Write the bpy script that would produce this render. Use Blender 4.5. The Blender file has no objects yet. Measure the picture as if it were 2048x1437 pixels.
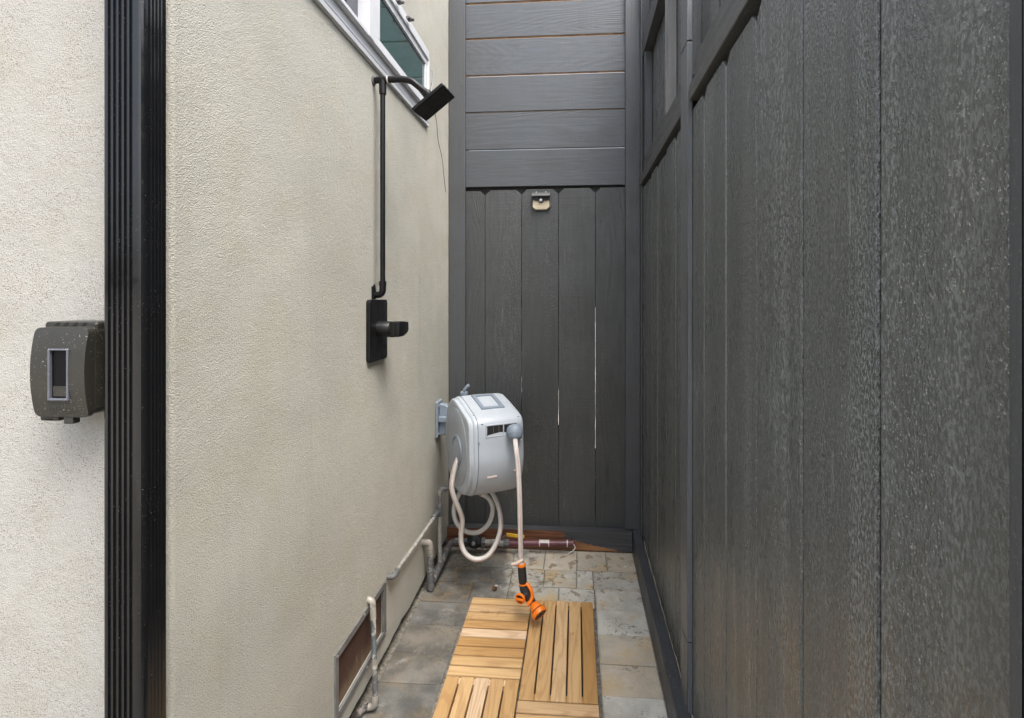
import bpy, bmesh, math, random
from mathutils import Vector, Matrix, noise

random.seed(11)
SC = bpy.context.scene
COL = SC.collection
R = math.radians

# ------------------------------------------------------------------ camera
cd = bpy.data.cameras.new('camera')
cam = bpy.data.objects.new('camera', cd)
COL.objects.link(cam)
cam.location = (0, 0, 1.3)
cam.rotation_euler = (R(90), 0, R(4.2))
cd.sensor_width = 36.0
cd.lens = 1030 / 2048 * 36
cd.shift_x = -0.02557
cd.shift_y = -0.06177
cd.clip_start = 0.02
cd.clip_end = 2000
SC.camera = cam

# ------------------------------------------------------------------ sky, sun, exposure
SUN_EL, SUN_AZ = R(62), R(138)          # azimuth clockwise from +Y: behind the camera, to the right
w = bpy.data.worlds.new('World')
SC.world = w
w.use_nodes = True
wn = w.node_tree
for n in list(wn.nodes):
    wn.nodes.remove(n)
sky = wn.nodes.new('ShaderNodeTexSky')
sky.sky_type = 'NISHITA'
sky.sun_disc = False
sky.sun_elevation = SUN_EL
sky.sun_rotation = SUN_AZ
sky.air_density = 1.0
sky.dust_density = 5.0
hs = wn.nodes.new('ShaderNodeHueSaturation')
hs.inputs['Saturation'].default_value = 0.55
bg = wn.nodes.new('ShaderNodeBackground')
bg.inputs['Strength'].default_value = 0.15
wo = wn.nodes.new('ShaderNodeOutputWorld')
wn.links.new(sky.outputs[0], hs.inputs['Color'])
wn.links.new(hs.outputs[0], bg.inputs['Color'])
wn.links.new(bg.outputs[0], wo.inputs['Surface'])
sl = bpy.data.lights.new('sun', 'SUN')
sl.energy = 1.2
sl.angle = R(35)
sl.color = (1.0, 0.96, 0.9)
sun = bpy.data.objects.new('sun', sl)
COL.objects.link(sun)
sd = Vector((math.sin(SUN_AZ) * math.cos(SUN_EL), math.cos(SUN_AZ) * math.cos(SUN_EL), math.sin(SUN_EL)))
sun.rotation_euler = sd.to_track_quat('Z', 'Y').to_euler()
SC.view_settings.view_transform = 'Standard'
SC.view_settings.look = 'None'
SC.view_settings.gamma = 1.0
SC.view_settings.use_curve_mapping = False
SC.view_settings.exposure = 1.5
SC.cycles.max_bounces = 7
SC.cycles.diffuse_bounces = 4
SC.cycles.glossy_bounces = 3

# ------------------------------------------------------------------ material helpers
class NT:
    def __init__(s, name):
        s.m = bpy.data.materials.new(name)
        s.m.use_nodes = True
        s.t = s.m.node_tree
        s.b = s.t.nodes['Principled BSDF']
        s._co = None
    def n(s, typ, **kw):
        nd = s.t.nodes.new(typ)
        for k, v in kw.items():
            setattr(nd, k, v)
        return nd
    def link(s, a, b):
        s.t.links.new(a, b)
    def setv(s, sock, v):
        if hasattr(v, 'is_linked') or isinstance(v, bpy.types.NodeSocket):
            s.link(v, sock)
        else:
            if isinstance(v, (tuple, list)) and len(v) == 3 and sock.type == 'RGBA':
                v = (*v, 1)
            sock.default_value = v
    def coord(s, scale=(1, 1, 1), rnd=True, world=False):
        tc = s.n('ShaderNodeTexCoord')
        src = tc.outputs['Object']
        if world:
            src = s.n('ShaderNodeNewGeometry').outputs['Position']
        if rnd and not world:
            oi = s.n('ShaderNodeObjectInfo')
            mu = s.n('ShaderNodeVectorMath', operation='MULTIPLY')
            cb = s.n('ShaderNodeCombineXYZ')
            for i in range(3):
                s.link(oi.outputs['Random'], cb.inputs[i])
            s.link(cb.outputs[0], mu.inputs[0])
            mu.inputs[1].default_value = (37.3, 51.7, 23.9)
            ad = s.n('ShaderNodeVectorMath', operation='ADD')
            s.link(src, ad.inputs[0])
            s.link(mu.outputs[0], ad.inputs[1])
            src = ad.outputs[0]
        m2 = s.n('ShaderNodeVectorMath', operation='MULTIPLY')
        s.link(src, m2.inputs[0])
        m2.inputs[1].default_value = scale
        return m2.outputs[0]
    def noise(s, co, scale=5, detail=4, rough=.55, dist=0):
        nd = s.n('ShaderNodeTexNoise')
        s.link(co, nd.inputs['Vector'])
        nd.inputs['Scale'].default_value = scale
        nd.inputs['Detail'].default_value = detail
        nd.inputs['Roughness'].default_value = rough
        nd.inputs['Distortion'].default_value = dist
        return nd.outputs['Fac']
    def voro(s, co, scale=5, feature='F1'):
        nd = s.n('ShaderNodeTexVoronoi')
        nd.feature = feature
        s.link(co, nd.inputs['Vector'])
        nd.inputs['Scale'].default_value = scale
        return nd.outputs['Distance']
    def math(s, op, a, b=0.0, c=0.0, clamp=False):
        nd = s.n('ShaderNodeMath', operation=op)
        nd.use_clamp = clamp
        for i, v in enumerate((a, b, c)):
            s.setv(nd.inputs[i], v)
        return nd.outputs[0]
    def ramp(s, fac, a, b, lo=0.0, hi=1.0):
        nd = s.n('ShaderNodeMapRange')
        nd.clamp = True
        nd.interpolation_type = 'SMOOTHSTEP'
        s.setv(nd.inputs[0], fac)
        nd.inputs[1].default_value = a
        nd.inputs[2].default_value = b
        nd.inputs[3].default_value = lo
        nd.inputs[4].default_value = hi
        return nd.outputs[0]
    def mix(s, fac, a, b, blend='MIX'):
        nd = s.n('ShaderNodeMix', data_type='RGBA')
        nd.blend_type = blend
        s.setv(nd.inputs[0], fac)
        s.setv(nd.inputs[6], a)
        s.setv(nd.inputs[7], b)
        return nd.outputs[2]
    def rand(s):
        return s.n('ShaderNodeObjectInfo').outputs['Random']
    def white(s, seed_mul):
        nd = s.n('ShaderNodeTexWhiteNoise', noise_dimensions='1D')
        s.link(s.math('MULTIPLY', s.rand(), seed_mul), nd.inputs['W'])
        return nd.outputs['Value']
    def bump(s, h, dist, strength=1.0, prev=None):
        nd = s.n('ShaderNodeBump')
        s.link(h, nd.inputs['Height'])
        nd.inputs['Distance'].default_value = dist
        nd.inputs['Strength'].default_value = strength
        if prev is not None:
            s.link(prev, nd.inputs['Normal'])
        return nd.outputs[0]
    def out(s, col, rough=.5, normal=None, metal=0.0, spec=None):
        s.setv(s.b.inputs['Base Color'], col)
        s.setv(s.b.inputs['Roughness'], rough)
        s.setv(s.b.inputs['Metallic'], metal)
        if spec is not None:
            s.b.inputs['Specular IOR Level'].default_value = spec
        if normal is not None:
            s.link(normal, s.b.inputs['Normal'])
        return s.m

def sep(t, co):
    nd = t.n('ShaderNodeSeparateXYZ')
    t.link(co, nd.inputs[0])
    return nd.outputs

def m_plain(name, col, rough=.5, metal=0.0, var=.12, bumpd=0.0, bscale=300, dirt=0.0, dust=0.0):
    t = NT(name)
    co = t.coord()
    n = t.noise(co, 14, 5)
    dark = tuple(c * (1 - var) for c in col)
    lite = tuple(min(1, c * (1 + var)) for c in col)
    c = t.mix(t.ramp(n, .3, .7), dark, lite)
    if dirt:
        d = t.noise(co, 45, 6, .7)
        c = t.mix(t.math('MULTIPLY', t.ramp(d, .55, .75), dirt), c, (.12, .1, .08))
    if dust:
        d1 = t.math('MULTIPLY', t.ramp(t.noise(co, 420, 1, .5), .68, .74), t.ramp(t.noise(co, 16, 3, .6), .42, .60))
        c = t.mix(t.math('MULTIPLY', d1, dust), c, (.42, .41, .39))
    nr = None
    if bumpd:
        nr = t.bump(t.noise(co, bscale, 3), bumpd)
    rr = t.ramp(t.noise(co, 30, 4), .3, .7, max(.03, rough - .06), rough + .08)
    return t.out(c, rr, nr, metal)

def m_stucco(name, col, grain, flecks, relief=1.0, blotch=1.0):
    t = NT(name)
    co = t.coord(rnd=False, world=True)
    big = t.noise(co, 1.3, 3, .55)
    mid = t.noise(co, 7, 3, .6)
    a = tuple(c * .90 for c in col)
    b = tuple(c * 1.06 for c in col)
    c = t.mix(t.ramp(big, .3, .7), tuple(x * blotch + y * (1 - blotch) for x, y in zip(a, b)), b)
    warm = (col[0] * .93, col[1] * .905, col[2] * .81)
    c = t.mix(t.math('MULTIPLY', t.ramp(mid, .42, .75), .5), c, warm)
    streak = t.noise(t.coord((9, 9, .55), rnd=False, world=True), 1.6, 5, .6)
    c = t.mix(t.math('MULTIPLY', t.ramp(streak, .55, .78), .16), c, (.28, .25, .20))
    fine = t.noise(co, grain, 2, .6)
    cell = t.voro(co, grain * .8)
    hgt = t.math('ADD', t.math('MULTIPLY', fine, .9), t.math('MULTIPLY', cell, .6))
    c = t.mix(t.math('MULTIPLY', t.ramp(fine, .5, .3), .42), c, tuple(x * .55 for x in col))
    fl = t.noise(co, grain * .9, 2, .5)
    fm = t.noise(co, 11, 2, .5)
    mask = t.math('MULTIPLY', t.ramp(fl, .60, .66), t.ramp(fm, .32, .56))
    c = t.mix(t.math('MULTIPLY', mask, flecks), c, (.16, .115, .08))
    hh = t.math('ADD', t.math('MULTIPLY', t.noise(co, 3.2, 2), .010), t.math('MULTIPLY', t.noise(co, 70, 2), .0013))
    hh = t.math('ADD', hh, t.math('MULTIPLY', hgt, .62 / grain * relief))
    n3 = t.bump(hh, 1.0)
    return t.out(c, .92, n3, 0, .2)

def m_paint(name, col, axis, rough=.42, saw=.4, grain=1.0, specks=.5, sparkle=0.0, scuff=.3, spec=.5, relief=.0009):
    """dark stain on rough sawn boards; axis = direction of the grain in object space"""
    t = NT(name)
    sc = [26.0] * 3
    sc[axis] = 1.8
    lines = t.noise(t.coord(tuple(sc)), 3.2, 4, .65)
    sc2 = [5.0, 5.0, 5.0]
    sc2[axis] = .85
    field = t.noise(t.coord(tuple(sc2)), 1.0, 1, .45, .25)
    rings = t.math('MULTIPLY', t.math('SINE', t.math('MULTIPLY', field, 150.0)), t.ramp(t.white(173.1), .15, .95, .15, 1.6))
    patch = t.noise(t.coord((2, 2, 2)), 2.2, 3, .6)
    co = t.coord()
    v = t.white(91.7)
    base = t.mix(v, tuple(c * .86 for c in col), tuple(c * 1.16 for c in col))
    base = t.mix(t.math('MULTIPLY', t.ramp(patch, .45, .72), .5), base, (col[0] * .70, col[1] * .655, col[2] * .60))
    base = t.mix(t.math('MULTIPLY', t.ramp(lines, .38, .62), .22), base, tuple(c * .6 for c in col))
    base = t.mix(t.math('MULTIPLY', t.ramp(rings, .2, .95), .12 * grain), base, tuple(c * .5 for c in col))
    ks = [7.0] * 3
    ks[axis] = 3.2
    kn = t.noise(t.coord(tuple(ks)), 1.0, 3, .65, .5)
    base = t.mix(t.math('MULTIPLY', t.ramp(kn, .64, .74), .55), base, tuple(c * .35 for c in col))
    sp = t.noise(co, 330, 1, .5)
    sm = t.noise(t.coord((6, 6, 1.2)), 1.7, 3, .6)
    m = t.math('MULTIPLY', t.ramp(sp, .655, .72), t.ramp(sm, .36, .60))
    base = t.mix(t.math('MULTIPLY', m, specks), base, (.40, .39, .37))
    s3 = [55, 55, 55]
    s3[axis] = 5
    st = t.noise(t.coord(tuple(s3)), 1.0, 2, .6)
    m2 = t.math('MULTIPLY', t.ramp(st, .62, .76), t.ramp(sm, .48, .68))
    base = t.mix(t.math('MULTIPLY', m2, scuff), base, (.30, .30, .295))
    kz = [3, 3, 3]
    kz[axis] = 190
    kerf = t.noise(t.coord(tuple(kz)), 1.0, 1, .5, .3)
    h = t.math('ADD', t.math('MULTIPLY', lines, relief), t.math('MULTIPLY', rings, .00012 * grain))
    h = t.math('ADD', h, t.math('MULTIPLY', kerf, .0009 * saw))
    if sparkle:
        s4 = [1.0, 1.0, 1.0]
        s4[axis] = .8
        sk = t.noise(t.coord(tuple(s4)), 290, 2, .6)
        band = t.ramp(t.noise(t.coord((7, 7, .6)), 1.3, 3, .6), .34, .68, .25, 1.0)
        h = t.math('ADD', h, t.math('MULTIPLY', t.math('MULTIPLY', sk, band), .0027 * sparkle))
        glint_tint = t.math('MULTIPLY', t.ramp(sk, .56, .70), band)  # sky glints put into the colour as pale flecks
        base = t.mix(t.math('MULTIPLY', glint_tint, .4 * sparkle), base, (.32, .335, .335))
        sheen_tint = t.ramp(t.noise(t.coord((13, 13, .5)), 1.0, 3, .6), .42, .72, .3, 1.0)  # bluish-white sky sheen tinted into the colour in upright bands
        sheen_fleck = t.ramp(t.noise(t.coord((1, 1, .45)), 330, 1, .5), .45, .62)
        base = t.mix(t.math('MULTIPLY', t.math('MULTIPLY', sheen_tint, sheen_fleck), .5 * sparkle), base, (.34, .365, .365))
    nr = t.bump(h, 1.0)
    rr = t.ramp(t.math('ADD', lines, t.math('MULTIPLY', patch, .6)), .5, 1.05, rough - .08, rough + .14)
    return t.out(base, rr, nr, 0, spec)

def m_deck(name, axis):
    t = NT(name)
    sc = [1, 1, 1]
    sc[axis] = .05
    lines = t.noise(t.coord(tuple(60 * x for x in sc)), 3.0, 6, .6)
    sc2 = [11.0] * 3
    sc2[axis] = 1.1
    field = t.noise(t.coord(tuple(sc2)), 1.0, 2, .4, .2)
    rings = t.math('SINE', t.math('MULTIPLY', field, 95.0))
    v = t.white(57.3)
    c = t.mix(v, (.45, .255, .090), (.68, .465, .235))
    v2 = t.white(133.1)
    c = t.mix(t.ramp(v2, .62, .95), c, (.72, .54, .36))
    c = t.mix(t.math('MULTIPLY', t.ramp(rings, .0, .95), .30), c, (.32, .15, .05))
    c = t.mix(t.math('MULTIPLY', t.ramp(lines, .45, .7), .30), c, (.30, .14, .05))
    kn = t.noise(t.coord((7, 7, 7)), 1.0, 4, .6)
    c = t.mix(t.math('MULTIPLY', t.ramp(kn, .5, .75), .35), c, (.60, .40, .21))
    dk = t.noise(t.coord((15, 15, 15), rnd=False, world=True), 1.1, 4, .6)
    c = t.mix(t.math('MULTIPLY', t.ramp(dk, .62, .72), .5), c, (.27, .125, .04))
    nr = t.bump(t.math('ADD', t.math('MULTIPLY', lines, .0007), t.math('MULTIPLY', rings, .0002)), 1.0)
    return t.out(c, t.ramp(lines, .3, .7, .42, .62), nr)

def m_paver(name):
    t = NT(name)
    co = t.coord(rnd=False, world=True)
    x, y, z = sep(t, co)
    v = t.white(71.9)
    v2 = t.white(211.3)
    c = t.mix(v, (.49, .48, .43), (.62, .61, .555))
    c = t.mix(t.math('MULTIPLY', t.ramp(v2, .55, 1.0), .6), c, (.52, .41, .265))
    n = t.noise(t.coord(), 9, 4, .62)
    c = t.mix(t.math('MULTIPLY', t.ramp(n, .35, .7), .6), c, (.31, .295, .25))
    tan = t.noise(t.coord(), 5, 4, .6)
    c = t.mix(t.math('MULTIPLY', t.ramp(tan, .49, .66), .85), c, (.52, .39, .22))
    # pale lime bloom
    lime = t.noise(co, 6.5, 4, .65, .5)
    c = t.mix(t.math('MULTIPLY', t.ramp(lime, .58, .76), .55), c, (.64, .63, .60))
    # wet, splashed side of the passage: a soaked patch with a ragged edge, and drops
    edge = t.noise(co, 5.0, 5, .6)
    wet = t.ramp(t.math('ADD', x, t.math('MULTIPLY', t.math('SUBTRACT', edge, .5), .75)), -.24, -.34)
    blot = t.noise(co, 22, 3, .55, .6)
    area = t.ramp(t.math('ADD', y, t.math('MULTIPLY', edge, .4)), 2.28, 2.46)
    drops = t.math('MULTIPLY', t.ramp(blot, .585, .615), area)
    wetc = t.mix(1.0, c, (.54, .525, .52), 'MULTIPLY')
    c = t.mix(t.math('MULTIPLY', wet, t.ramp(t.noise(co, 9, 4, .6), .35, .62, .98, .74)), c, t.mix(.82, wetc, (.058, .060, .061)))
    bloom = t.ramp(t.noise(co, 8.5, 5, .7, .4), .56, .72)
    c = t.mix(t.math('MULTIPLY', t.math('MULTIPLY', bloom, wet), .45), c, (.42, .42, .41))
    c = t.mix(t.math('MULTIPLY', drops, .75), c, (.22, .165, .10))
    moss = t.math('MULTIPLY', t.ramp(t.noise(co, 60, 5, .7), .52, .62), t.ramp(t.noise(co, 5.7, 3), .5, .6))
    c = t.mix(t.math('MULTIPLY', moss, .7), c, (.075, .065, .05))
    fine = t.noise(co, 260, 2, .6)
    c = t.mix(t.math('MULTIPLY', t.ramp(fine, .6, .75), .3), c, (.5, .49, .46))
    c = t.mix(t.math('MULTIPLY', t.ramp(fine, .42, .28), .4), c, (.09, .08, .065))
    rgh = t.math('SUBTRACT', .82, t.math('MULTIPLY', wet, .24))
    rgh = t.math('SUBTRACT', rgh, t.math('MULTIPLY', drops, .25))
    nr = t.bump(t.math('ADD', t.math('MULTIPLY', n, .003), t.math('MULTIPLY', fine, .001)), 1.0)
    return t.out(c, rgh, nr)

def m_soil(name, a, b, sc=60):
    t = NT(name)
    co = t.coord(rnd=False, world=True)
    n = t.noise(co, sc, 6, .7)
    c = t.mix(t.ramp(n, .3, .7), a, b)
    return t.out(c, .95, t.bump(n, .006))

def m_pipe(name, col, flake=.5, rust=.4):
    t = NT(name)
    co = t.coord(rnd=False, world=True)
    n = t.noise(co, 42, 5, .65)
    c = t.mix(t.ramp(n, .35, .65), tuple(x * .7 for x in col), col)
    c = t.mix(t.math('MULTIPLY', t.ramp(t.noise(co, 24, 5, .7), .52, .6), flake), c, (.56, .52, .46))
    c = t.mix(t.math('MULTIPLY', t.ramp(t.noise(co, 33, 4, .6), .60, .68), rust), c, (.16, .08, .055))
    return t.out(c, .6, t.bump(n, .002), .15)

def m_sill(name):
    """bottom beam: dark stain brushed over part of a reddish bare timber"""
    t = NT(name)
    co = t.coord(rnd=False, world=True)
    x, y, z = sep(t, co)
    lines = t.noise(t.coord((1.5, 30, 30), rnd=False, world=True), 3, 7, .65)
    bare = t.mix(t.ramp(lines, .35, .65), (.075, .028, .014), (.21, .085, .038))
    bare = t.mix(t.ramp(x, -.1, .1), bare, t.mix(t.ramp(lines, .35, .65), (.17, .075, .03), (.34, .165, .07)))
    nz = t.math('MULTIPLY', t.math('SUBTRACT', t.noise(co, 30, 4), .5), .02)
    lim = t.math('SUBTRACT', .048, t.math('MULTIPLY', x, .2))
    pa = t.ramp(t.math('SUBTRACT', t.math('ADD', z, nz), lim), -.001, .001)
    pb = t.ramp(t.math('ADD', x, t.math('MULTIPLY', nz, 5)), -.075, -.05)
    top = t.ramp(z, .097, .0985)
    pm = t.math('MAXIMUM', t.math('MULTIPLY', pa, pb), top)
    paint = t.mix(t.math('MULTIPLY', t.ramp(lines, .56, .68), .5), (.05, .052, .056), (.2, .2, .2))
    c = t.mix(pm, bare, paint)
    return t.out(c, .55, t.bump(lines, .003))

def m_screen(name):
    t = NT(name)
    co = t.coord(rnd=False, world=True)
    x, y, z = sep(t, co)
    a = t.math('SINE', t.math('MULTIPLY', y, 1500))
    b = t.math('SINE', t.math('MULTIPLY', z, 1500))
    g = t.ramp(t.math('MAXIMUM', a, b), .3, .9)
    c = t.mix(g, (.022, .010, .007), (.125, .052, .03))
    d = t.noise(t.coord((3, 26, 9), rnd=False, world=True), 1.6, 6, .7)
    low = t.ramp(t.math('SUBTRACT', z, t.math('MULTIPLY', d, .12)), .13, .06)
    c = t.mix(t.math('MULTIPLY', low, .55), c, (.30, .22, .13))
    m = t.math('MULTIPLY', t.ramp(d, .58, .72), .5)
    c = t.mix(t.math('MULTIPLY', m, g), c, (.36, .31, .25))
    return t.out(c, .8, t.bump(g, .0008))

def m_pane(name, col, rough=.04):
    t = NT(name)
    co = t.coord()
    n = t.noise(co, 3, 3)
    nr = t.bump(n, .0012, .4)
    return t.out(t.mix(n, tuple(c * .8 for c in col), tuple(c * 1.2 for c in col)), rough, nr, 0, .8)

M = {}
M['stucco'] = m_stucco('sand_finish_stucco', (.478, .468, .414), 430, .4, 1.05)
M['stucco_front'] = m_stucco('flecked_stucco', (.382, .374, .348), 520, 1.0, .8, .35)
M['concrete'] = m_plain('old_foundation_concrete', (.10, .09, .08), .9, 0, .35, .004, 40)
M['black_gloss'] = m_plain('black_enamel', (.005, .0053, .0062), .17, 0, .1, dirt=.05, dust=.12)
M['black_gloss'].node_tree.nodes['Principled BSDF'].inputs['Specular IOR Level'].default_value = .6
M['black_gloss'].node_tree.nodes['Principled BSDF'].inputs['Coat Weight'].default_value = 0.0
M['black_satin'] = m_plain('black_satin_metal', (.0062, .0066, .0075), .38, 0, .1)
M['black_satin'].node_tree.nodes['Principled BSDF'].inputs['Specular IOR Level'].default_value = .32
M['black_rubber'] = m_plain('black_rubber', (.018, .018, .018), .6, 0, .2, .0003, 500)
M['paint_back_h'] = m_paint('grey_black_stain_across', (.068, .077, .088), 0, .42, .25, .8, .10, 0, .10, .7)
M['paint_back_v'] = m_paint('grey_black_stain_upright', (.046, .050, .051), 2, .42, .9, 1.2, .5, 0, .25, .7)
M['paint_trim'] = m_paint('grey_trim_stain', (.058, .063, .069), 2, .42, .15, .5, .15, 0, .08, .7)
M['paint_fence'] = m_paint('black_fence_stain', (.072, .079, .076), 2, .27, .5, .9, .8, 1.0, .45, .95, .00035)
M['paint_rail'] = m_paint('black_rail_stain', (.060, .060, .057), 1, .42, .3, .8, .3, .3, .25, .7)
M['paint_batten'] = m_paint('grey_batten_stain', (.115, .124, .132), 2, .36, .15, .6, .25, 0, .1, .8)
M['paint_curb'] = m_paint('grey_curb_stain', (.055, .060, .067), 1, .45, .1, .7, .55, 0, .2)
M['worn_stud'] = m_paint('worn_grey_stud', (.26, .26, .26), 2, .6, .2, 1.6, .3, 0, .9)
M['bare_edge'] = m_plain('bare_cedar_edge', (.33, .225, .14), .75, 0, .3, .001, 120)
M['sill'] = m_sill('part_stained_sill')
M['deck_x'] = m_deck('teak_across', 0)
M['deck_y'] = m_deck('teak_along', 1)
M['deck_base'] = m_plain('dark_deck_base', (.03, .022, .016), .8)
M['paver'] = m_paver('tumbled_concrete_paver')
M['bed'] = m_soil('sand_and_grit_bed', (.11, .10, .08), (.30, .28, .235), 70)
M['ground'] = m_soil('bare_ground', (.27, .25, .22), (.36, .34, .30), 4)
M['vinyl'] = m_plain('white_vinyl', (.62, .635, .66), .38, 0, .04)
M['vinyl_shadow'] = m_plain('grey_vinyl_track', (.56, .56, .56), .5, 0, .06)
M['pane_teal'] = m_pane('teal_window_glass', (.016, .062, .060))
M['pane_dark'] = m_pane('dark_window_glass', (.035, .038, .055))
M['dark_void'] = m_plain('dark_interior', (.01, .01, .01), .9)
M['bronze'] = m_plain('bronze_grey_plastic', (.025, .0235, .019), .38, 0, .08, dirt=.1, dust=.6)
M['clear_rim'] = m_plain('clear_plastic_rim', (.13, .14, .165), .2, 0, .2)
M['box_pane'] = m_pane('smoked_clear_window', (.005, .005, .006), .3)
M['box_pane'].node_tree.nodes['Principled BSDF'].inputs['Specular IOR Level'].default_value = .12
M['reel'] = m_plain('pale_grey_plastic', (.40, .44, .485), .40, 0, .035)
M['reel_side'] = m_plain('mid_grey_plastic', (.315, .345, .385), .45, 0, .04)
M['reel_dark'] = m_plain('blue_grey_plastic', (.19, .23, .28), .45, 0, .06)
M['slot'] = m_plain('dark_slot_shade', (.012, .012, .012), .6)
M['hose'] = m_plain('milky_hose', (.62, .60, .565), .32, 0, .04)
M['hose_pink'] = m_plain('pink_hose_stripe', (.58, .38, .35), .32, 0, .05)
M['hose_green'] = m_plain('green_hose_stripe', (.50, .60, .55), .32, 0, .05)
M['brass'] = m_plain('tarnished_brass', (.42, .36, .26), .35, .8, .2)
M['orange'] = m_plain('orange_plastic', (.84, .20, .012), .38, 0, .05)
M['tan_plastic'] = m_plain('pale_pink_plastic', (.62, .50, .42), .4, 0, .1)
M['galv'] = m_pipe('galvanised_pipe', (.145, .148, .152), .30, .45)
M['paint_pipe'] = m_pipe('flaking_painted_pipe', (.34, .315, .275), .55, .3)
M['blue_pipe'] = m_pipe('blue_grey_pipe', (.13, .155, .165), .75, .35)
M['conduit'] = m_pipe('stucco_painted_conduit', (.36, .355, .33), .5, .12)
M['black_pipe'] = m_pipe('black_drain_pipe', (.045, .04, .038), .35, .3)
M['maroon'] = m_plain('maroon_pipe', (.125, .037, .046), .38, 0, .2, dirt=.2)
M['iron'] = m_plain('black_iron', (.035, .035, .037), .42, .3, .25, .0006, 200)
M['steel'] = m_plain('scuffed_steel', (.5, .5, .5), .35, .8, .2)
M['yellow'] = m_plain('yellow_handle_sleeve', (.66, .39, .02), .45, 0, .12, dirt=.35)
M['pale'] = m_plain('pale_sticker', (.62, .58, .55), .5, 0, .08)
M['zinc'] = m_plain('grey_zinc_frame', (.155, .155, .152), .6, .1, .25, dirt=.5)
M['screen'] = m_screen('rusty_insect_screen')
M['led'] = m_plain('cream_led_panel', (.66, .56, .40), .35, 0, .06)
M['sensor'] = m_plain('white_sensor_dome', (.62, .66, .72), .3, 0, .03)
M['light_grey'] = m_plain('grey_lamp_shell', (.105, .107, .105), .5, 0, .08)
M['felt'] = m_plain('pale_membrane_edge', (.42, .37, .29), .8, 0, .35)
M['brown'] = m_plain('brown_cap', (.17, .075, .03), .6, 0, .3)
M['white_bit'] = m_plain('white_chip', (.68, .66, .64), .6, 0, .05)
M['nail'] = m_plain('nail_head', (.02, .02, .021), .5, .3, .1)
M['print'] = m_plain('pale_pink_print', (.70, .58, .55), .5, 0, .04)

# ------------------------------------------------------------------ geometry helpers (everything is given in world metres)
def empty(name, loc, label, cat, group=None):
    o = bpy.data.objects.new(name, None)
    o.empty_display_size = .05
    COL.objects.link(o)
    o.location = loc
    o['label'] = label
    o['category'] = cat
    if group:
        o['group'] = group
    return o

def adopt(o, parent):
    if parent is not None:
        o.parent = parent
        o.matrix_parent_inverse = parent.matrix_basis.inverted() if parent.parent is None else \
            (parent.matrix_basis.inverted())
        # nested: the parent's world matrix equals its own basis, because each level cancels the one above
    return o

def mk(name, bm, mat, parent=None, smooth=False, center=True, auto=None):
    bmesh.ops.recalc_face_normals(bm, faces=bm.faces[:])
    c = Vector((0, 0, 0))
    if center and len(bm.verts):
        lo = Vector([min(v.co[i] for v in bm.verts) for i in range(3)])
        hi = Vector([max(v.co[i] for v in bm.verts) for i in range(3)])
        c = (lo + hi) / 2
        for v in bm.verts:
            v.co -= c
    me = bpy.data.meshes.new(name)
    bm.to_mesh(me)
    bm.free()
    mats = mat if isinstance(mat, (list, tuple)) else [mat]
    for m in mats:
        me.materials.append(M[m] if isinstance(m, str) else m)
    if smooth:
        for p in me.polygons:
            p.use_smooth = True
        if auto:
            me.set_sharp_from_angle(angle=R(auto))
    o = bpy.data.objects.new(name, me)
    COL.objects.link(o)
    o.location = c
    return adopt(o, parent)

def share(name, src, loc, parent=None, rot=None):
    o = src.copy()
    o.name = name
    COL.objects.link(o)
    o.parent = None
    o.location = loc
    if rot:
        o.rotation_euler = rot
    return adopt(o, parent)

def tag(o, label, cat, group=None):
    o['label'] = label
    o['category'] = cat
    if group:
        o['group'] = group
    return o

def cube(bm, x0, x1, y0, y1, z0, z1, bev=0.0, seg=1):
    t = bmesh.new()
    vs = [t.verts.new((x, y, z)) for z in (z0, z1) for y in (y0, y1) for x in (x0, x1)]
    for f in ((0, 1, 3, 2), (4, 5, 7, 6), (0, 1, 5, 4), (2, 3, 7, 6), (0, 2, 6, 4), (1, 3, 7, 5)):
        t.faces.new([vs[i] for i in f])
    if bev:
        bmesh.ops.bevel(t, geom=t.edges[:], offset=bev, segments=seg, affect='EDGES', profile=.6)
    merge(bm, t)

def merge(bm, t, mi=None):
    mp = {v: bm.verts.new(v.co) for v in t.verts}
    for f in t.faces:
        try:
            nf = bm.faces.new([mp[v] for v in f.verts])
            nf.material_index = f.material_index if mi is None else mi
            nf.smooth = f.smooth
        except ValueError:
            pass
    t.free()

def box(name, x0, x1, y0, y1, z0, z1, mat, parent=None, bev=.002, seg=1, smooth=False):
    bm = bmesh.new()
    cube(bm, x0, x1, y0, y1, z0, z1, bev, seg)
    return mk(name, bm, mat, parent, smooth)

def prism(bm, pts, frame, d0, d1, bev=0.0, seg=1):
    """pts: 2-D outline; frame maps (u, v, d) to the world"""
    t = bmesh.new()
    a = [t.verts.new(frame(u, v, d0)) for u, v in pts]
    b = [t.verts.new(frame(u, v, d1)) for u, v in pts]
    n = len(pts)
    t.faces.new(a)
    t.faces.new(b[::-1])
    for i in range(n):
        t.faces.new((a[i], a[(i + 1) % n], b[(i + 1) % n], b[i]))
    if bev:
        bmesh.ops.recalc_face_normals(t, faces=t.faces[:])
        bmesh.ops.bevel(t, geom=t.edges[:], offset=bev, segments=seg, affect='EDGES', profile=.6)
    merge(bm, t)

def rrect(u0, u1, v0, v1, r, n=4):
    pts = []
    for cx, cy, a0 in ((u1 - r, v1 - r, 0), (u0 + r, v1 - r, 90), (u0 + r, v0 + r, 180), (u1 - r, v0 + r, 270)):
        for i in range(n + 1):
            a = R(a0 + 90 * i / n)
            pts.append((cx + r * math.cos(a), cy + r * math.sin(a)))
    return pts

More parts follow.
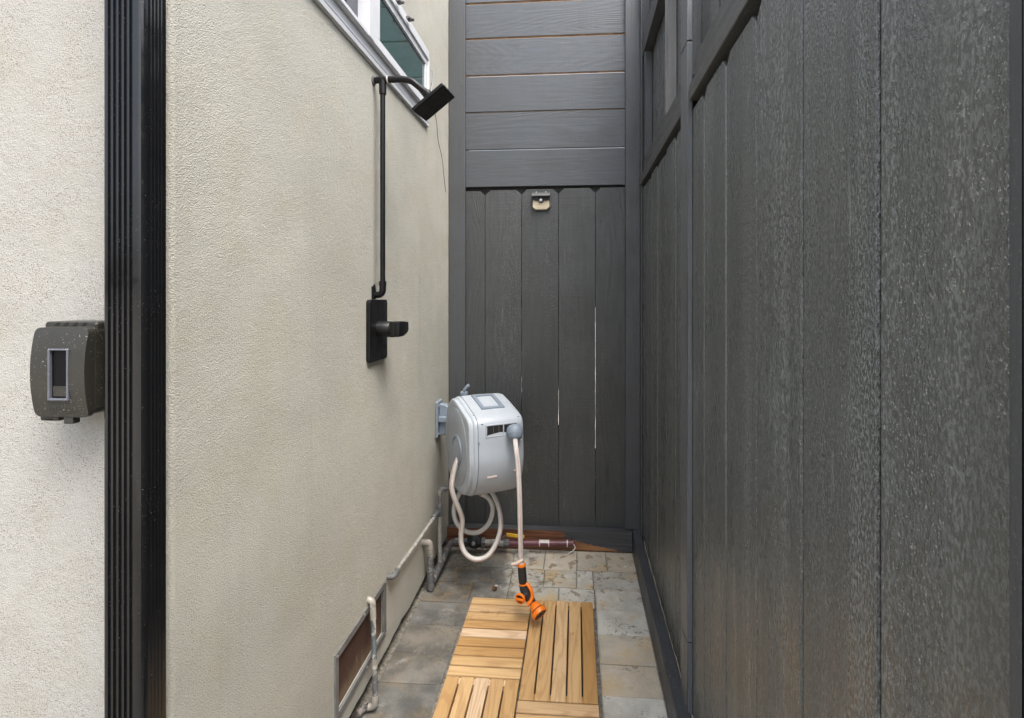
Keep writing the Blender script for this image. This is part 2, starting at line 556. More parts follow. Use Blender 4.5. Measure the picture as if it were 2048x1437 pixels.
def smooth_path(pts, sub=6):
    P = [Vector(p) for p in pts]
    if len(P) < 3:
        return P
    out = []
    for i in range(len(P) - 1):
        p0 = P[max(i - 1, 0)]
        p1, p2 = P[i], P[i + 1]
        p3 = P[min(i + 2, len(P) - 1)]
        for k in range(sub):
            t = k / sub
            out.append(.5 * ((2 * p1) + (p2 - p0) * t + (2 * p0 - 5 * p1 + 4 * p2 - p3) * t * t + (3 * p1 - p0 - 3 * p2 + p3) * t ** 3))
    out.append(P[-1])
    return out

def tube(bm, pts, r, res=12, stripes=None, caps=True):
    P = [Vector(p) for p in pts]
    n = len(P)
    rs = r if isinstance(r, (list, tuple)) else [r] * n
    rings = []
    up = None
    for i in range(n):
        d = (P[min(i + 1, n - 1)] - P[max(i - 1, 0)]).normalized()
        if up is None:
            up = Vector((0, 0, 1)) if abs(d.z) < .9 else Vector((1, 0, 0))
        s = d.cross(up).normalized()
        up = s.cross(d).normalized()
        rings.append([bm.verts.new(P[i] + (s * math.cos(2 * math.pi * k / res) + up * math.sin(2 * math.pi * k / res)) * rs[i]) for k in range(res)])
    for i in range(n - 1):
        for k in range(res):
            f = bm.faces.new((rings[i][k], rings[i][(k + 1) % res], rings[i + 1][(k + 1) % res], rings[i + 1][k]))
            f.smooth = True
            if stripes and k in stripes:
                f.material_index = stripes[k]
    if caps:
        bm.faces.new(rings[0][::-1])
        bm.faces.new(rings[-1])

def pipe(name, pts, r, mat, parent=None, res=12, sub=0, stripes=None):
    bm = bmesh.new()
    tube(bm, smooth_path(pts, sub) if sub else pts, r, res, stripes)
    o = mk(name, bm, mat, parent)
    o.data.set_sharp_from_angle(angle=R(50))
    return o

def elbow_pts(a, c, b, rad=.02, n=6):
    """polyline a - c - b with the corner at c rounded"""
    a, b, c = Vector(a), Vector(b), Vector(c)
    p, q = c + (a - c).normalized() * rad, c + (b - c).normalized() * rad
    return [a] + [p * (1 - t) ** 2 + c * 2 * t * (1 - t) + q * t * t for t in [i / n for i in range(n + 1)]] + [b]

def lathe(bm, prof, o, d, res=20, caps=True):
    """prof: (radius, distance along d)"""
    o, d = Vector(o), Vector(d).normalized()
    u = d.orthogonal().normalized()
    v = d.cross(u)
    rings = []
    for r, h in prof:
        rings.append([bm.verts.new(o + d * h + (u * math.cos(2 * math.pi * k / res) + v * math.sin(2 * math.pi * k / res)) * max(r, 1e-4)) for k in range(res)])
    for i in range(len(rings) - 1):
        for k in range(res):
            f = bm.faces.new((rings[i][k], rings[i][(k + 1) % res], rings[i + 1][(k + 1) % res], rings[i + 1][k]))
            f.smooth = True
    if caps:
        bm.faces.new(rings[0][::-1])
        bm.faces.new(rings[-1])

def turned(name, prof, o, d, mat, parent=None, res=20):
    bm = bmesh.new()
    lathe(bm, prof, o, d, res)
    ob = mk(name, bm, mat, parent)
    ob.data.set_sharp_from_angle(angle=R(38))
    return ob

def structure(o):
    o['kind'] = 'structure'
    return o

# ================================================================== ground and paving
bm = bmesh.new()
vs = [bm.verts.new(p) for p in ((-400, -400, 0), (400, -400, 0), (400, 400, 0), (-400, 400, 0))]
bm.faces.new(vs)
g = structure(mk('ground', bm, 'ground'))
g.location.z = -.06

bed = structure(box('paving', -3.2, .36, -2.0, 2.70, -.05, -.004, 'bed', bev=0))
pav_cache = {}
def paver(x0, x1, y0, y1):
    gap = .0035
    wx, wy = round(x1 - x0 - gap, 3), round(y1 - y0 - gap, 3)
    loc = ((x0 + x1) / 2, (y0 + y1) / 2, -.02 + random.uniform(-.0016, .0012))
    rot = (R(random.uniform(-.45, .45)), R(random.uniform(-.45, .45)), R(random.uniform(-.35, .35)))
    key = (wx, wy)
    if key not in pav_cache:
        bm = bmesh.new()
        cube(bm, -wx / 2, wx / 2, -wy / 2, wy / 2, -.02, .02, .0032, 2)
        # rumbled corners
        for v in bm.verts:
            v.co += Vector((random.uniform(-1, 1), random.uniform(-1, 1), random.uniform(-.5, .5))) * .0011
        o = mk('paver', bm, 'paver', None, center=False)
        o.location = loc
        o.rotation_euler = rot
        pav_cache[key] = o
        return adopt(o, bed)
    return share('paver', pav_cache[key], loc, bed, rot)

XL, XR = -.665, .284
# back rows
for a, b in zip((-.462, -.309, -.155, .004, .148), (-.309, -.155, .004, .148, XR)):
    paver(a, b, 2.445, 2.632)
paver(XL, -.53, 2.31, 2.452)
paver(-.53, -.299, 2.31, 2.442)
for a, b in ((-.299, -.147), (-.147, .002), (.002, .079), (.079, XR)):
    paver(a, b, 2.295, 2.445)
paver(XL, -.457, 2.152, 2.31)
paver(-.457, -.299, 2.152, 2.31)
for a, b in ((-.299, -.076), (-.076, .079)):
    paver(a, b, 2.152, 2.295)
ys = [2.295, 2.146, 1.991, 1.832, 1.686]
while ys[-1] > -.4:
    ys.append(ys[-1] - .153)
for i in range(len(ys) - 1):
    paver(.082, XR, ys[i + 1], ys[i])
yl = [2.152, 2.000, 1.839, 1.693]
while yl[-1] > .85:
    yl.append(yl[-1] - .153)
for i in range(len(yl) - 1):
    paver(XL, -.449, yl[i + 1], yl[i])
# open stretch between the decking and the camera
yy = 1.02
while yy > -.3:
    for a, b in ((-.449, -.22), (-.22, -.07), (-.07, .082)):
        paver(a, b, yy - .153, yy)
    yy -= .153
yy = yl[-1]
while yy > -.3:
    for a, b in ((-1.12, -.89), (-.89, -.67), (-.67, -.449)):
        paver(a, b, yy - .153, yy)
    yy -= .153

# ================================================================== stucco house
house = empty('house', (-.67, .803, 0), 'cream stucco house with white slider window and downspout on its corner', 'house')
HX, HY, HT = -.67, .803, 2.90        # passage face, yard face, top
RC = .014                            # rounded plaster corner

def grid_wall(bm, us, zs, holes, fn, jitter_row=None):
    vs = {}
    def V(i, j):
        if (i, j) not in vs:
            z = zs[j]
            if jitter_row is not None and j == 0:
                z += jitter_row(us[i])
            vs[i, j] = bm.verts.new(fn(us[i], z))
        return vs[i, j]
    for i in range(len(us) - 1):
        for j in range(len(zs) - 1):
            cu, cz = (us[i] + us[i + 1]) / 2, (zs[j] + zs[j + 1]) / 2
            if any(a < cu < b and c < cz < d for a, b, c, d in holes):
                continue
            bm.faces.new((V(i, j), V(i + 1, j), V(i + 1, j + 1), V(i, j + 1)))

WIN = (1.05, 2.255, 2.085, 2.375)           # hole of the window: y0 y1 z0 z1
VEN = (1.398, 1.757, .122, .287)            # hole of the vent
us = sorted(set([HY + RC] + [round(.86 + .045 * i, 4) for i in range(52)] + list(WIN[:2]) + list(VEN[:2])))
zs = sorted(set([.048, .075] + [.4, .8, 1.2, 1.6, 2.6, HT] + list(WIN[2:]) + list(VEN[2:])))
bm = bmesh.new()
def ragged(y):
    return .010 * noise.noise(Vector((y * 5.1, 3.3, 0))) + .006 * noise.noise(Vector((y * 19, 1.3, 0)))
grid_wall(bm, us, zs, (WIN, VEN), lambda u, z: (HX, u, z), ragged)
# rounded corner and reveals
for k in range(5):
    a0, a1 = R(90 * k / 5), R(90 * (k + 1) / 5)
    q = []
    for a, z in ((a0, .048), (a1, .048), (a1, HT), (a0, HT)):
        q.append(bm.verts.new((HX - RC + RC * math.cos(a), HY + RC - RC * math.sin(a), z)))
    bm.faces.new(q)
for (y0, y1, z0, z1), dep in ((WIN, .10), (VEN, .03)):
    c = [(y0, z0), (y1, z0), (y1, z1), (y0, z1)]
    for i in range(4):
        (ya, za), (yb, zb) = c[i], c[(i + 1) % 4]
        bm.faces.new([bm.verts.new(p) for p in ((HX, ya, za), (HX, yb, zb), (HX - dep, yb, zb), (HX - dep, ya, za))])
# plaster lip under the wall
for i in range(len(us) - 1):
    ya, yb = us[i], us[i + 1]
    za, zb = .048 + ragged(ya), .048 + ragged(yb)
    bm.faces.new([bm.verts.new(p) for p in ((HX, ya, za), (HX, yb, zb), (HX - .028, yb, zb + .004), (HX - .028, ya, za + .004))])
bmesh.ops.remove_doubles(bm, verts=bm.verts[:], dist=.0002)
for f in bm.faces:
    f.smooth = True
side = mk('side_wall', bm, 'stucco', house)
side.data.set_sharp_from_angle(angle=R(50))
box('front_wall', -4.0, HX - RC, HY, HY + .10, .048, HT, 'stucco_front', house, bev=0)
box('inner_core', -4.0, HX - .11, HY + .12, 2.9, .05, HT, 'concrete', house, bev=0)
box('back_wall', -4.0, HX, 2.92, 3.0, .05, HT, 'stucco', house, bev=0)
box('roof', -4.1, HX + .002, HY - .002, 3.05, HT + .004, HT + .12, 'vinyl', house, bev=.004)
box('foundation', -4.0, HX - .028, HY + .03, 2.9, -.05, .06, 'concrete', house, bev=0)

# window: thing > part > sub-part (house > window > frame pieces, panes)
bm = bmesh.new()
def ringrect(bm, y0, y1, z0, z1, t, xa, xb, bev=.0015):
    cube(bm, xa, xb, y0, y1, z0, z0 + t, bev)
    cube(bm, xa, xb, y0, y1, z1 - t, z1, bev)
    cube(bm, xa + .0003, xb - .0003, y0, y0 + t, z0 + t, z1 - t, bev)
    cube(bm, xa + .0003, xb - .0003, y1 - t, y1, z0 + t, z1 - t, bev)
ringrect(bm, 1.0, 2.272, 2.056, 2.397, .050, HX - .02, HX + .012)
cube(bm, HX, HX + .0135, 1.0, 2.272, 2.0745, 2.0765)
win = mk('window', bm, 'vinyl', house)
win['label'] = 'white vinyl sliding window set high in the stucco wall'
bm = bmesh.new()
ringrect(bm, 1.05, 2.225, 2.1065, 2.345, .014, HX - .02, HX + .029)
mk('sash_frame', bm, 'vinyl', win)
bm = bmesh.new()
cube(bm, HX - .02, HX + .030, 1.555, 1.595, 2.108, 2.344, .002)
cube(bm, HX - .02, HX + .026, 1.597, 1.640, 2.108, 2.344, .002)
mk('meeting_stile', bm, 'vinyl', win)
bm = bmesh.new()
ringrect(bm, 1.640, 2.212, 2.1205, 2.331, .026, HX + .002, HX + .022)
mk('sliding_sash', bm, 'vinyl', win)
bm = bmesh.new()
cube(bm, HX + .008, HX + .014, 1.642, 2.208, 2.122, 2.329)
mk('pane', bm, 'pane_teal', win)['label'] = 'teal tinted right hand pane'
bm = bmesh.new()
cube(bm, HX - .012, HX - .006, 1.062, 1.556, 2.118, 2.333)
mk('pane', bm, 'pane_dark', win)['label'] = 'dark left hand pane with curtain behind'
bm = bmesh.new()
for k in range(13):
    y = 1.08 + .036 * k
    tube(bm, [(HX - .045 + .008 * math.sin(k * 2.2), y, 2.09), (HX - .045 + .008 * math.sin(k * 2.2), y, 2.37)], .019, 8)
mk('curtain', bm, m_plain('dusky_curtain', (.12, .115, .15), .9, 0, .3), win)
for k, y in enumerate((1.79, 1.905)):
    bm = bmesh.new()
    cube(bm, HX + .028, HX + .043, y, y + .03, 2.349, 2.361, .003)
    lathe(bm, [(.006, 0), (.007, .012), (.004, .016)], (HX + .040, y + .015, 2.355), (1, 0, -.3), 10)
    mk('latch', bm, 'zinc', win)
pipe('drip_wire', [(HX + .02, 2.225, 2.30), (HX + .028, 2.262, 2.305), (HX + .024, 2.285, 2.27), (HX + .016, 2.28, 2.20)], .0016, 'vinyl', win, 6, 4)

# crawl space vent in the wall
bm = bmesh.new()
ringrect(bm, 1.384, 1.770, .106, .301, .021, HX - .004, HX + .0045, .001)
ven = mk('crawl_space_vent', bm, 'zinc', house)
ven['label'] = 'rusty screened crawl space vent with grey metal frame'
box('screen', HX - .012, HX - .009, 1.399, 1.756, .123, .286, 'screen', ven, bev=0)
nm = None
for y, z in ((1.394, .292), (1.58, .294), (1.761, .293), (1.762, .115), (1.60, .114)):
    turned('screw', [(.004, 0), (.004, .002), (.002, .003)], (HX + .0045, y, z), (1, 0, 0), 'steel', ven, 8)

# loose cable on the wall beyond the window
c = pipe('loose_cable', [(HX + .006, 2.33, 2.28), (HX + .004, 2.37, 2.20), (HX + .005, 2.42, 2.13), (HX + .003, 2.46, 2.05), (HX + .005, 2.52, 1.99), (HX + .003, 2.57, 1.90), (HX + .004, 2.60, 1.83)], .0013, 'zinc', None, 6, 5)
tag(c, 'thin loose cable trailing down the stucco beside the window corner', 'cable')

# ================================================================== downspout
ds = empty('downspout', (-.69, .76, 0), 'black ribbed metal downspout on the house corner', 'downspout')
def spout_profile():
    x0, x1, y0, y1 = -.7254, -.657, .739, .784
    pts = []
    r = .010
    pts.append((x0, y1))
    pts.append((x0, y0 + .004))
    pts.append((x0 + .0025, y0 + .0028))
    pitch = .0088
    x = x0 + .0072
    for k in range(6):
        rise = .0005 if k < 5 else 0
        pts += [(x - .0022, y0 + .0030), (x - .0011, y0), (x + .0022, y0), (x + .0033, y0 + .0030)]
        x += pitch
    pts.pop()
    for i in range(6):
        a = R(-90 + 90 * i / 5)
        pts.append((x1 - .0022 - r + r * math.cos(a), y0 + r + r * math.sin(a)))
    y = y0 + r + .006
    for k in range(4):
        pts += [(x1 - .0022, y - .0012), (x1 - .0012, y), (x1 - .0012, y + .002), (x1 - .0022, y + .0032)]
        y += .0068
    pts.append((x1 - .0022, y1))
    return pts
bm = bmesh.new()
prism(bm, spout_profile(), lambda u, v, d: (u, v, d), .16, 2.79)
mk('body', bm, 'black_gloss', ds)
bm = bmesh.new()
cx = -.6912
prof = [(.739, .18), (.739, .13), (.70, .03), (.66, .01), (.66, .06), (.70, .085), (.785, .15), (.785, .18)]
prism(bm, [(a, b) for a, b in prof], lambda u, v, d: (d, u, v), cx - .0335, cx + .0335, .002)
mk('outlet_elbow', bm, 'black_gloss', ds)
for z in (.55, 2.70):
    box('strap', -.7275, -.6549, .7855, .802, z, z + .03, 'black_gloss', ds)

# ================================================================== weatherproof outlet cover
oc = empty('outlet_cover', (-.795, HY, 1.10), 'bronze weatherproof outlet cover with clear window beside the downspout', 'outlet cover')
def fr_xz(u, v, d):
    return (u, d, v)
bm = bmesh.new()
prism(bm, rrect(-.838, -.7495, 1.114, 1.252, .010), fr_xz, .752, HY, .003, 2)
mk('body', bm, 'bronze', oc, True, auto=35)
bm = bmesh.new()
prism(bm, rrect(-.8405, -.7515, 1.235, 1.2590, .005), fr_xz, .757, HY - .0005, .002)
hood = mk('vent_hood', bm, 'bronze', oc)
for k in range(4):
    bm = bmesh.new()
    x = -.8235 + .0152 * k
    prism(bm, [(x, 1.2530), (x + .0050, 1.2530), (x + .0095, 1.2575), (x + .0045, 1.2575)], fr_xz, .7562, .7575)
    mk('vent_slot', bm, 'slot', hood)
# bowed lid, with an opening for its window
bm = bmesh.new()
zs_ = [1.1115 + (1.2505 - 1.1115) * i / 14 for i in range(15)] + [1.1127, 1.1145, 1.117, 1.2450, 1.2475, 1.2493]
wz0, wz1, wx0, wx1 = 1.1385, 1.2185, -.8115, -.7775
zs_ = sorted(set([z for z in zs_ if abs(z - wz0) > .004 and abs(z - wz1) > .004] + [wz0, wz1]))
xs_ = [-.8405, -.834, wx0, wx1, -.757, -.7505]
def lid_y(x, z):
    t = (z - 1.181) / .0695
    return .7435 - .0085 * (1 - t * t)
def lidx(x, z):
    t = (z - 1.181) / .0695
    d = max(0, abs(t) * .0695 - .0605)
    cut = .009 - math.sqrt(max(0, .009 ** 2 - d * d))
    return -.7955 + (x + .7955) * (1 - cut / .045)
fv = {}
for side_ in (0, 1):
    for i, x in enumerate(xs_):
        for j, z in enumerate(zs_):
            fv[side_, i, j] = bm.verts.new((lidx(x, z), lid_y(x, z) if side_ == 0 else .7515, z))
nx, nz = len(xs_) - 1, len(zs_) - 1
for i in range(nx):
    for j in range(nz):
        if xs_[i] >= wx0 - 1e-6 and xs_[i + 1] <= wx1 + 1e-6 and zs_[j] >= wz0 - 1e-6 and zs_[j + 1] <= wz1 + 1e-6:
            continue
        bm.faces.new((fv[0, i, j], fv[0, i + 1, j], fv[0, i + 1, j + 1], fv[0, i, j + 1])).smooth = True
for j in range(nz):
    for i in (0, nx):
        bm.faces.new((fv[0, i, j], fv[0, i, j + 1], fv[1, i, j + 1], fv[1, i, j]))
for i in range(nx):
    for j in (0, nz):
        bm.faces.new((fv[0, i, j], fv[0, i + 1, j], fv[1, i + 1, j], fv[1, i, j]))
lid = mk('lid', bm, 'bronze', oc)
lid.data.set_sharp_from_angle(angle=R(40))
bm = bmesh.new()
for a in ((wx0, wx0 + .0035, wz0, wz1), (wx1 - .003, wx1, wz0, wz1), (wx0 + .0035, wx1 - .003, wz0, wz0 + .0035), (wx0 + .0035, wx1 - .003, wz1 - .003, wz1)):
    cube(bm, a[0], a[1], .7345, .7400, a[2], a[3], .0008)
rim = mk('window_rim', bm, 'clear_rim', lid)
box('window_pane', wx0 + .005, wx1 - .003, .7388, .7400, wz0 + .003, wz1 - .003, 'box_pane', lid, bev=0)
box('socket_face', wx0 + .006, wx1 - .004, .7379, .7387, wz0 + .006, wz0 + .022, 'bronze', lid, bev=.0005)
bm = bmesh.new()
cube(bm, -.8165, -.772, lid_y(0, 1.1335) - .0004, .745, 1.1328, 1.1337)
cube(bm, -.8165, -.772, lid_y(0, 1.1215) - .0004, .745, 1.1196, 1.1205)
for k in range(8):
    x = -.8155 + .0053 * k
    h = .0028 + .0016 * ((k * 7) % 3) / 2
    cube(bm, x, x + .0036, lid_y(0, 1.127) - .0003, .745, 1.1252, 1.1252 + h)
mk('embossed_strip', bm, 'bronze', lid)
bm = bmesh.new()
cube(bm, -.8385, -.806, .7475, .775, 1.1035, 1.1135, .004, 2)
mk('hinge', bm, 'bronze', oc)
bm = bmesh.new()
cube(bm, -.795, -.779, .7445, .757, 1.1005, 1.1115, .002, 2)
mk('latch', bm, 'bronze', oc)

# ================================================================== outdoor shower
sh = empty('outdoor_shower', (HX, 1.69, 1.08), 'matte black outdoor shower with square rain head and valve plate', 'shower')
SX, SY = -.636, 1.657
pipe('riser_pipe', [(SX, SY, 1.335), (SX, SY, 1.995)], .0083, 'black_satin', sh, 14)
ft = pipe('top_fitting', [(SX, SY, 1.965), (SX, SY, 2.012)], .0118, 'black_satin', sh, 14)
pipe('wall_stub', [(HX, SY + .004, 2.012), (SX - .006, SY, 2.012), (SX + .020, SY, 2.012)], .0108, 'black_satin', sh, 14)
turned('wall_flange', [(.016, 0), (.016, .003), (.011, .006)], (HX, SY + .004, 2.012), (1, 0, 0), 'zinc', sh, 14)
turned('clamp_band', [(.0122, 0), (.0122, .004)], (SX + .016, SY, 2.012), (1, 0, 0), 'pale', sh, 16)
hc = Vector((-.460, 1.652, 1.926))
e1 = Vector((.100, -.010, .074)).normalized()
e2 = Vector((.012, .130, .014))
e2 = (e2 - e1 * e2.dot(e1)).normalized()
hn = e1.cross(e2).normalized()
if hn.z < 0:
    hn = -hn
neck = hc + hn * .046
arm = [(SX + .014, SY, 2.0125), (SX + .05, SY, 2.0125), (-.566, SY, 2.0115), (-.538, SY - .001, 2.004), (-.514, SY - .002, 1.985)] + [tuple(neck)]
pipe('arm', arm, .0108, 'black_satin', sh, 16, 5)
bm = bmesh.new()
def fr_head(u, v, d):
    return hc + e1 * u + e2 * v + hn * d
prism(bm, rrect(-.0635, .0635, -.0635, .0635, .004, 2), fr_head, 0, .0105, .0012)
head = mk('shower_head', bm, 'black_satin', sh)
turned('ball_joint', [(.017, 0), (.017, .006), (.013, .010), (.0135, .020), (.016, .026), (.0155, .036), (.011, .040)], fr_head(0, 0, .0105), hn, 'black_satin', head, 16)
bm = bmesh.new()
prism(bm, rrect(-.057, .057, -.057, .057, .004, 2), fr_head, -.0012, .0005)
mk('nozzle_plate', bm, 'black_rubber', head)
nz0 = None
bm = bmesh.new()
for i in range(8):
    for j in range(8):
        lathe(bm, [(.0017, 0), (.0013, .0022)], fr_head(-.049 + .014 * i, -.049 + .014 * j, -.0012), -hn, 6)
n_ = mk('nozzle_tips', bm, 'bronze', head)
n_['kind'] = 'stuff'
# elbow above the valve
pipe('bottom_elbow', elbow_pts((SX, SY, 1.345), (SX, SY, 1.303), (HX + .005, SY + .002, 1.303), .018), .0108, 'black_satin', sh, 14)
pipe('elbow_collar', [(SX, SY, 1.332), (SX, SY, 1.348)], .0122, 'black_satin', sh, 14)
bm = bmesh.new()
cube(bm, HX, HX + .008, SY - .012, SY + .010, 1.290, 1.332, .002)
cube(bm, HX + .006, HX + .012, SY - .012, SY - .006, 1.322, 1.338, .002)
mk('pipe_clip', bm, 'black_satin', sh)
bm = bmesh.new()
prism(bm, rrect(1.602, 1.755, 1.084, 1.287, .012), lambda u, v, d: (d, u, v), HX, HX + .0135, .0018, 2)
mk('valve_plate', bm, 'black_satin', sh, True, auto=35)
VY, VZ = 1.674, 1.189
turned('valve_sleeve', [(.0265, 0), (.0265, .041), (.0255, .0425)], (HX + .0135, VY, VZ), (1, 0, 0), 'black_satin', sh, 28)
turned('valve_collar', [(.0235, 0), (.0235, .004)], (HX + .0562, VY, VZ), (1, 0, 0), 'slot', sh, 28)
bm = bmesh.new()
hpts = [(VY - .086, VZ - .022), (VY - .086, VZ + .024), (VY + .0, VZ + .026), (VY + .024, VZ + .022), (VY + .024, VZ - .020), (VY + .0, VZ - .026)]
prism(bm, [(VY - .026, VZ - .0255), (VY - .026, VZ + .0255), (VY + .026, VZ + .0255), (VY + .026, VZ - .0255)], lambda u, v, d: (d, u, v), HX + .060, HX + .077, .002, 2)
prism(bm, [(VY - .0275, VZ - .0245), (VY - .0275, VZ + .0255), (VY + .02, VZ + .0255), (VY + .068, VZ + .021), (VY + .068, VZ - .012), (VY + .02, VZ - .0245)], lambda u, v, d: (d, u, v), HX + .076, HX + .094, .004, 2)
mk('lever_handle', bm, 'black_satin', sh, True, auto=35)

# ================================================================== back fence: pickets below, boards above
BY = 2.69
bf = empty('back_fence', (-.17, BY + .02, 0), 'grey black timber screen closing the passage, pickets under wide boards', 'fence')
def dogear(w, h, c, left=True, right=True):
    p = [(-w / 2, 0), (w / 2, 0)]
    p += [(w / 2, h - c), (w / 2 - c * 1.1, h)] if right else [(w / 2, h)]
    p += [(-w / 2 + c * 1.1, h), (-w / 2, h - c)] if left else [(-w / 2, h)]
    return p
edges = [(-.673, -.4793), (-.4777, -.2858), (-.2844, -.0918), (-.0904, .0998), (.1014, .295)]
def wavy(w, h, c, seed):
    pts = []
    dg = dogear(w, h, c)
    n = 90
    for i in range(n + 1):
        v = (h - c) * i / n
        pts.append((w / 2 + .0014 * noise.noise(Vector((seed, v * 13, 0))) + .0012 * noise.noise(Vector((seed, v * 37, 3))), v))
    pts += [dg[3], dg[4]]
    for i in range(n, -1, -1):
        v = (h - c) * i / n
        pts.append((-w / 2 + .0011 * noise.noise(Vector((seed + 9, v * 11, 0))), v))
    return pts
for i, (a, b) in enumerate(edges):
    bm = bmesh.new()
    c = (a + b) / 2
    top = (1.853, 1.856, 1.859, 1.860, 1.862)[i]
    prism(bm, wavy(b - a, top - .085, .026, i * 3.7), lambda u, v, d, c=c: (c + u, d, .085 + v), BY + (.003, 0, .002, 0, .003)[i], BY + .019, .0012)
    p = mk('picket', bm, 'paint_back_v', bf)
for x, z0, z1 in ((-.4785, .09, .344), (-.4785, .44, 1.655), (-.285, .09, .344), (-.285, .44, .76), (-.285, 1.02, 1.655), (-.091, .09, .344), (-.091, .44, .62), (-.091, .84, 1.655), (.1005, .09, .344), (.1005, .44, .50), (.1005, 1.24, 1.655), (-.4785, 1.749, 1.826), (-.285, 1.749, 1.826), (-.091, 1.749, 1.826), (.1005, 1.749, 1.826)):
    box('light_block_strip', x - .012, x + .012, BY + .0195, BY + .026, z0, z1, 'black_rubber', bf, bev=0)  # added out of sight behind the gaps to cut the light slits short
nail0 = turned('nail', [(.0026, 0), (.0026, .0012)], (-.41, BY - .001, 1.69), (0, -1, 0), 'nail', bf, 8)
for z in (1.693, 1.02, .30):
    for a, b in edges:
        for x in (a + .03, b - .03):
            if -.58 < x < .25:
                share('nail', nail0, (x + random.uniform(-.006, .006), BY - .0005, z + random.uniform(-.012, .012)), bf)
bz = [1.8745, 2.072, 2.2705, 2.465, 2.661, 2.848, 3.02]
for i in range(len(bz) - 1):
    bm = bmesh.new()
    gap = .006 if i < 2 else .009
    t = bmesh.new()
    cube(t, -.66, .335, BY - .001, BY + .020, bz[i], bz[i + 1] - gap, .0014)
    if i >= 2:
        bmesh.ops.recalc_face_normals(t, faces=t.faces[:])
        for f in t.faces:
            if f.normal.z < -.6:
                f.material_index = 1
    merge(bm, t)
    mk('board', bm, ['paint_back_h', 'bare_edge'], bf)
for z in (.35, 1.66):
    box('rail', -.67, .335, BY + .0205, BY + .058, z, z + .085, 'paint_rail', bf)
box('rail', -.67, .335, BY + .0265, BY + .058, 1.828, 1.897, 'black_rubber', bf)  # coloured near black to give the shade behind the picket notches
for x in (-.66, .262):
    box('post', x, x + .07, BY + .0585, BY + .13, 0, 3.04, 'paint_trim', bf)
box('trim_board', -.668, -.581, BY - .022, BY - .0015, .102, 3.04, 'paint_trim', bf, .002, 2)
box('trim_board', .2525, .3320, BY - .024, BY - .0015, .102, 3.04, 'paint_trim', bf, .002, 2)
for x, z in ((.262, 2.03), (.315, 2.03), (.268, 1.86), (.262, 1.2), (-.60, 2.4), (-.64, 1.3)):
    share('nail', nail0, (x, BY - .0245, z), bf)

# low beam at the foot of the back fence
bb = box('sill_beam', -.668, .2838, 2.634, 2.688, .0005, .0985, 'sill', None, .002, 2)
tag(bb, 'reddish timber sill beam, partly stained black, at foot of the back fence', 'beam')

# solar light on the middle picket
so = empty('solar_light', (-.1815, BY, 1.745), 'small solar wall light with cream panel on the middle picket', 'wall light')
x0, x1, z0, z1 = -.2305, -.1325, 1.744, 1.840
def fr_so(u, v, d):
    return (u, d, v)
outl = [(x0, z0 + .016), (x0 + .018, z0), (x1 - .018, z0), (x1, z0 + .016), (x1 - .004, z1 - .002), (x0 + .004, z1 - .002)]
bm = bmesh.new()
prism(bm, outl, fr_so, BY - .016, BY, .0015)
mk('back_shell', bm, 'light_grey', so)
inn = [(x0 + .006, z0 + .0185), (x0 + .0205, z0 + .0055), (x1 - .0205, z0 + .0055), (x1 - .006, z0 + .0185), (x1 - .008, z0 + .062), (x0 + .008, z0 + .062)]
bm = bmesh.new()
prism(bm, inn, fr_so, BY - .0195, BY - .0155, .0006)
pl = mk('led_panel', bm, 'led', so)
for k in range(7):
    box('lens_rib', x0 + .022, x1 - .022, BY - .0203, BY - .0192, z0 + .009 + k * .0072, z0 + .0112 + k * .0072, 'led', pl, bev=.0004)
bm = bmesh.new()
prism(bm, [(x0 + .004, z0 + .073), (x0 + .004, z0 + .056), (x0 + .020, z0 + .050), (-.199, z0 + .050), (-.190, z0 + .040), (-.180, z0 + .037), (-.172, z0 + .040), (-.164, z0 + .050), (x1 - .020, z0 + .050), (x1 - .004, z0 + .056), (x1 - .004, z0 + .073)], fr_so, BY - .0265, BY - .017, .0006)
mk('sensor_band', bm, 'slot', so)
turned('sensor', [(.0088, 0), (.0086, .003), (.0065, .0065), (.002, .0085)], (-.1815, BY - .0265, z0 + .0505), (0, -1, 0), 'sensor', so, 16)
bm = bmesh.new()
prism(bm, [(BY - .0005, z1), (BY - .040, z1 - .020), (BY - .040, z1 - .026), (BY - .0005, z1 - .020)], lambda u, v, d: (d, u, v), x0 + .001, x1 - .001, .0012)
mk('solar_hood', bm, 'light_grey', so)
for x in (-.207, -.157):
    turned('screw', [(.0028, 0), (.0028, .002)], (x, BY - .006, z1 + .001), (0, -.6, .8), 'sensor', so, 8)

# ================================================================== right fence
FX = .335
rf = empty('side_fence', (FX + .02, 1.2, 0), 'tall black stained board fence along the right side of the passage', 'fence')
mod = .1937
y = 2.534
k = 0
src = None
while y > -.75:
    ya, yb = y - mod + .0055, y
    bm = bmesh.new()
    top = 1.838 + random.uniform(-.004, .004)
    c = (ya + yb) / 2
    dx = random.uniform(-.0012, .0012)
    prism(bm, dogear(yb - ya, top - .03, .022), lambda u, v, d, c=c: (d, c + u, .03 + v), FX + dx, FX + .017, .0032, 2)
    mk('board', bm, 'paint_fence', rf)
    # recessed upper boards
    bm = bmesh.new()
    cube(bm, FX + .040, FX + .055, ya, yb, 1.90, 2.90 if c > 1.5 else 2.25, .0025)
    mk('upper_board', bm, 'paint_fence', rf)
    y -= mod
bm = bmesh.new()
cube(bm, FX, FX + .017, 2.5366, 2.664, .03, 1.84, .002)
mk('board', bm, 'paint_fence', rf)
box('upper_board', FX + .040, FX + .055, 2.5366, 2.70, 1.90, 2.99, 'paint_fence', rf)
box('backing', FX + .0175, FX + .030, -.75, 2.68, .02, 1.90, 'black_rubber', rf, bev=0)
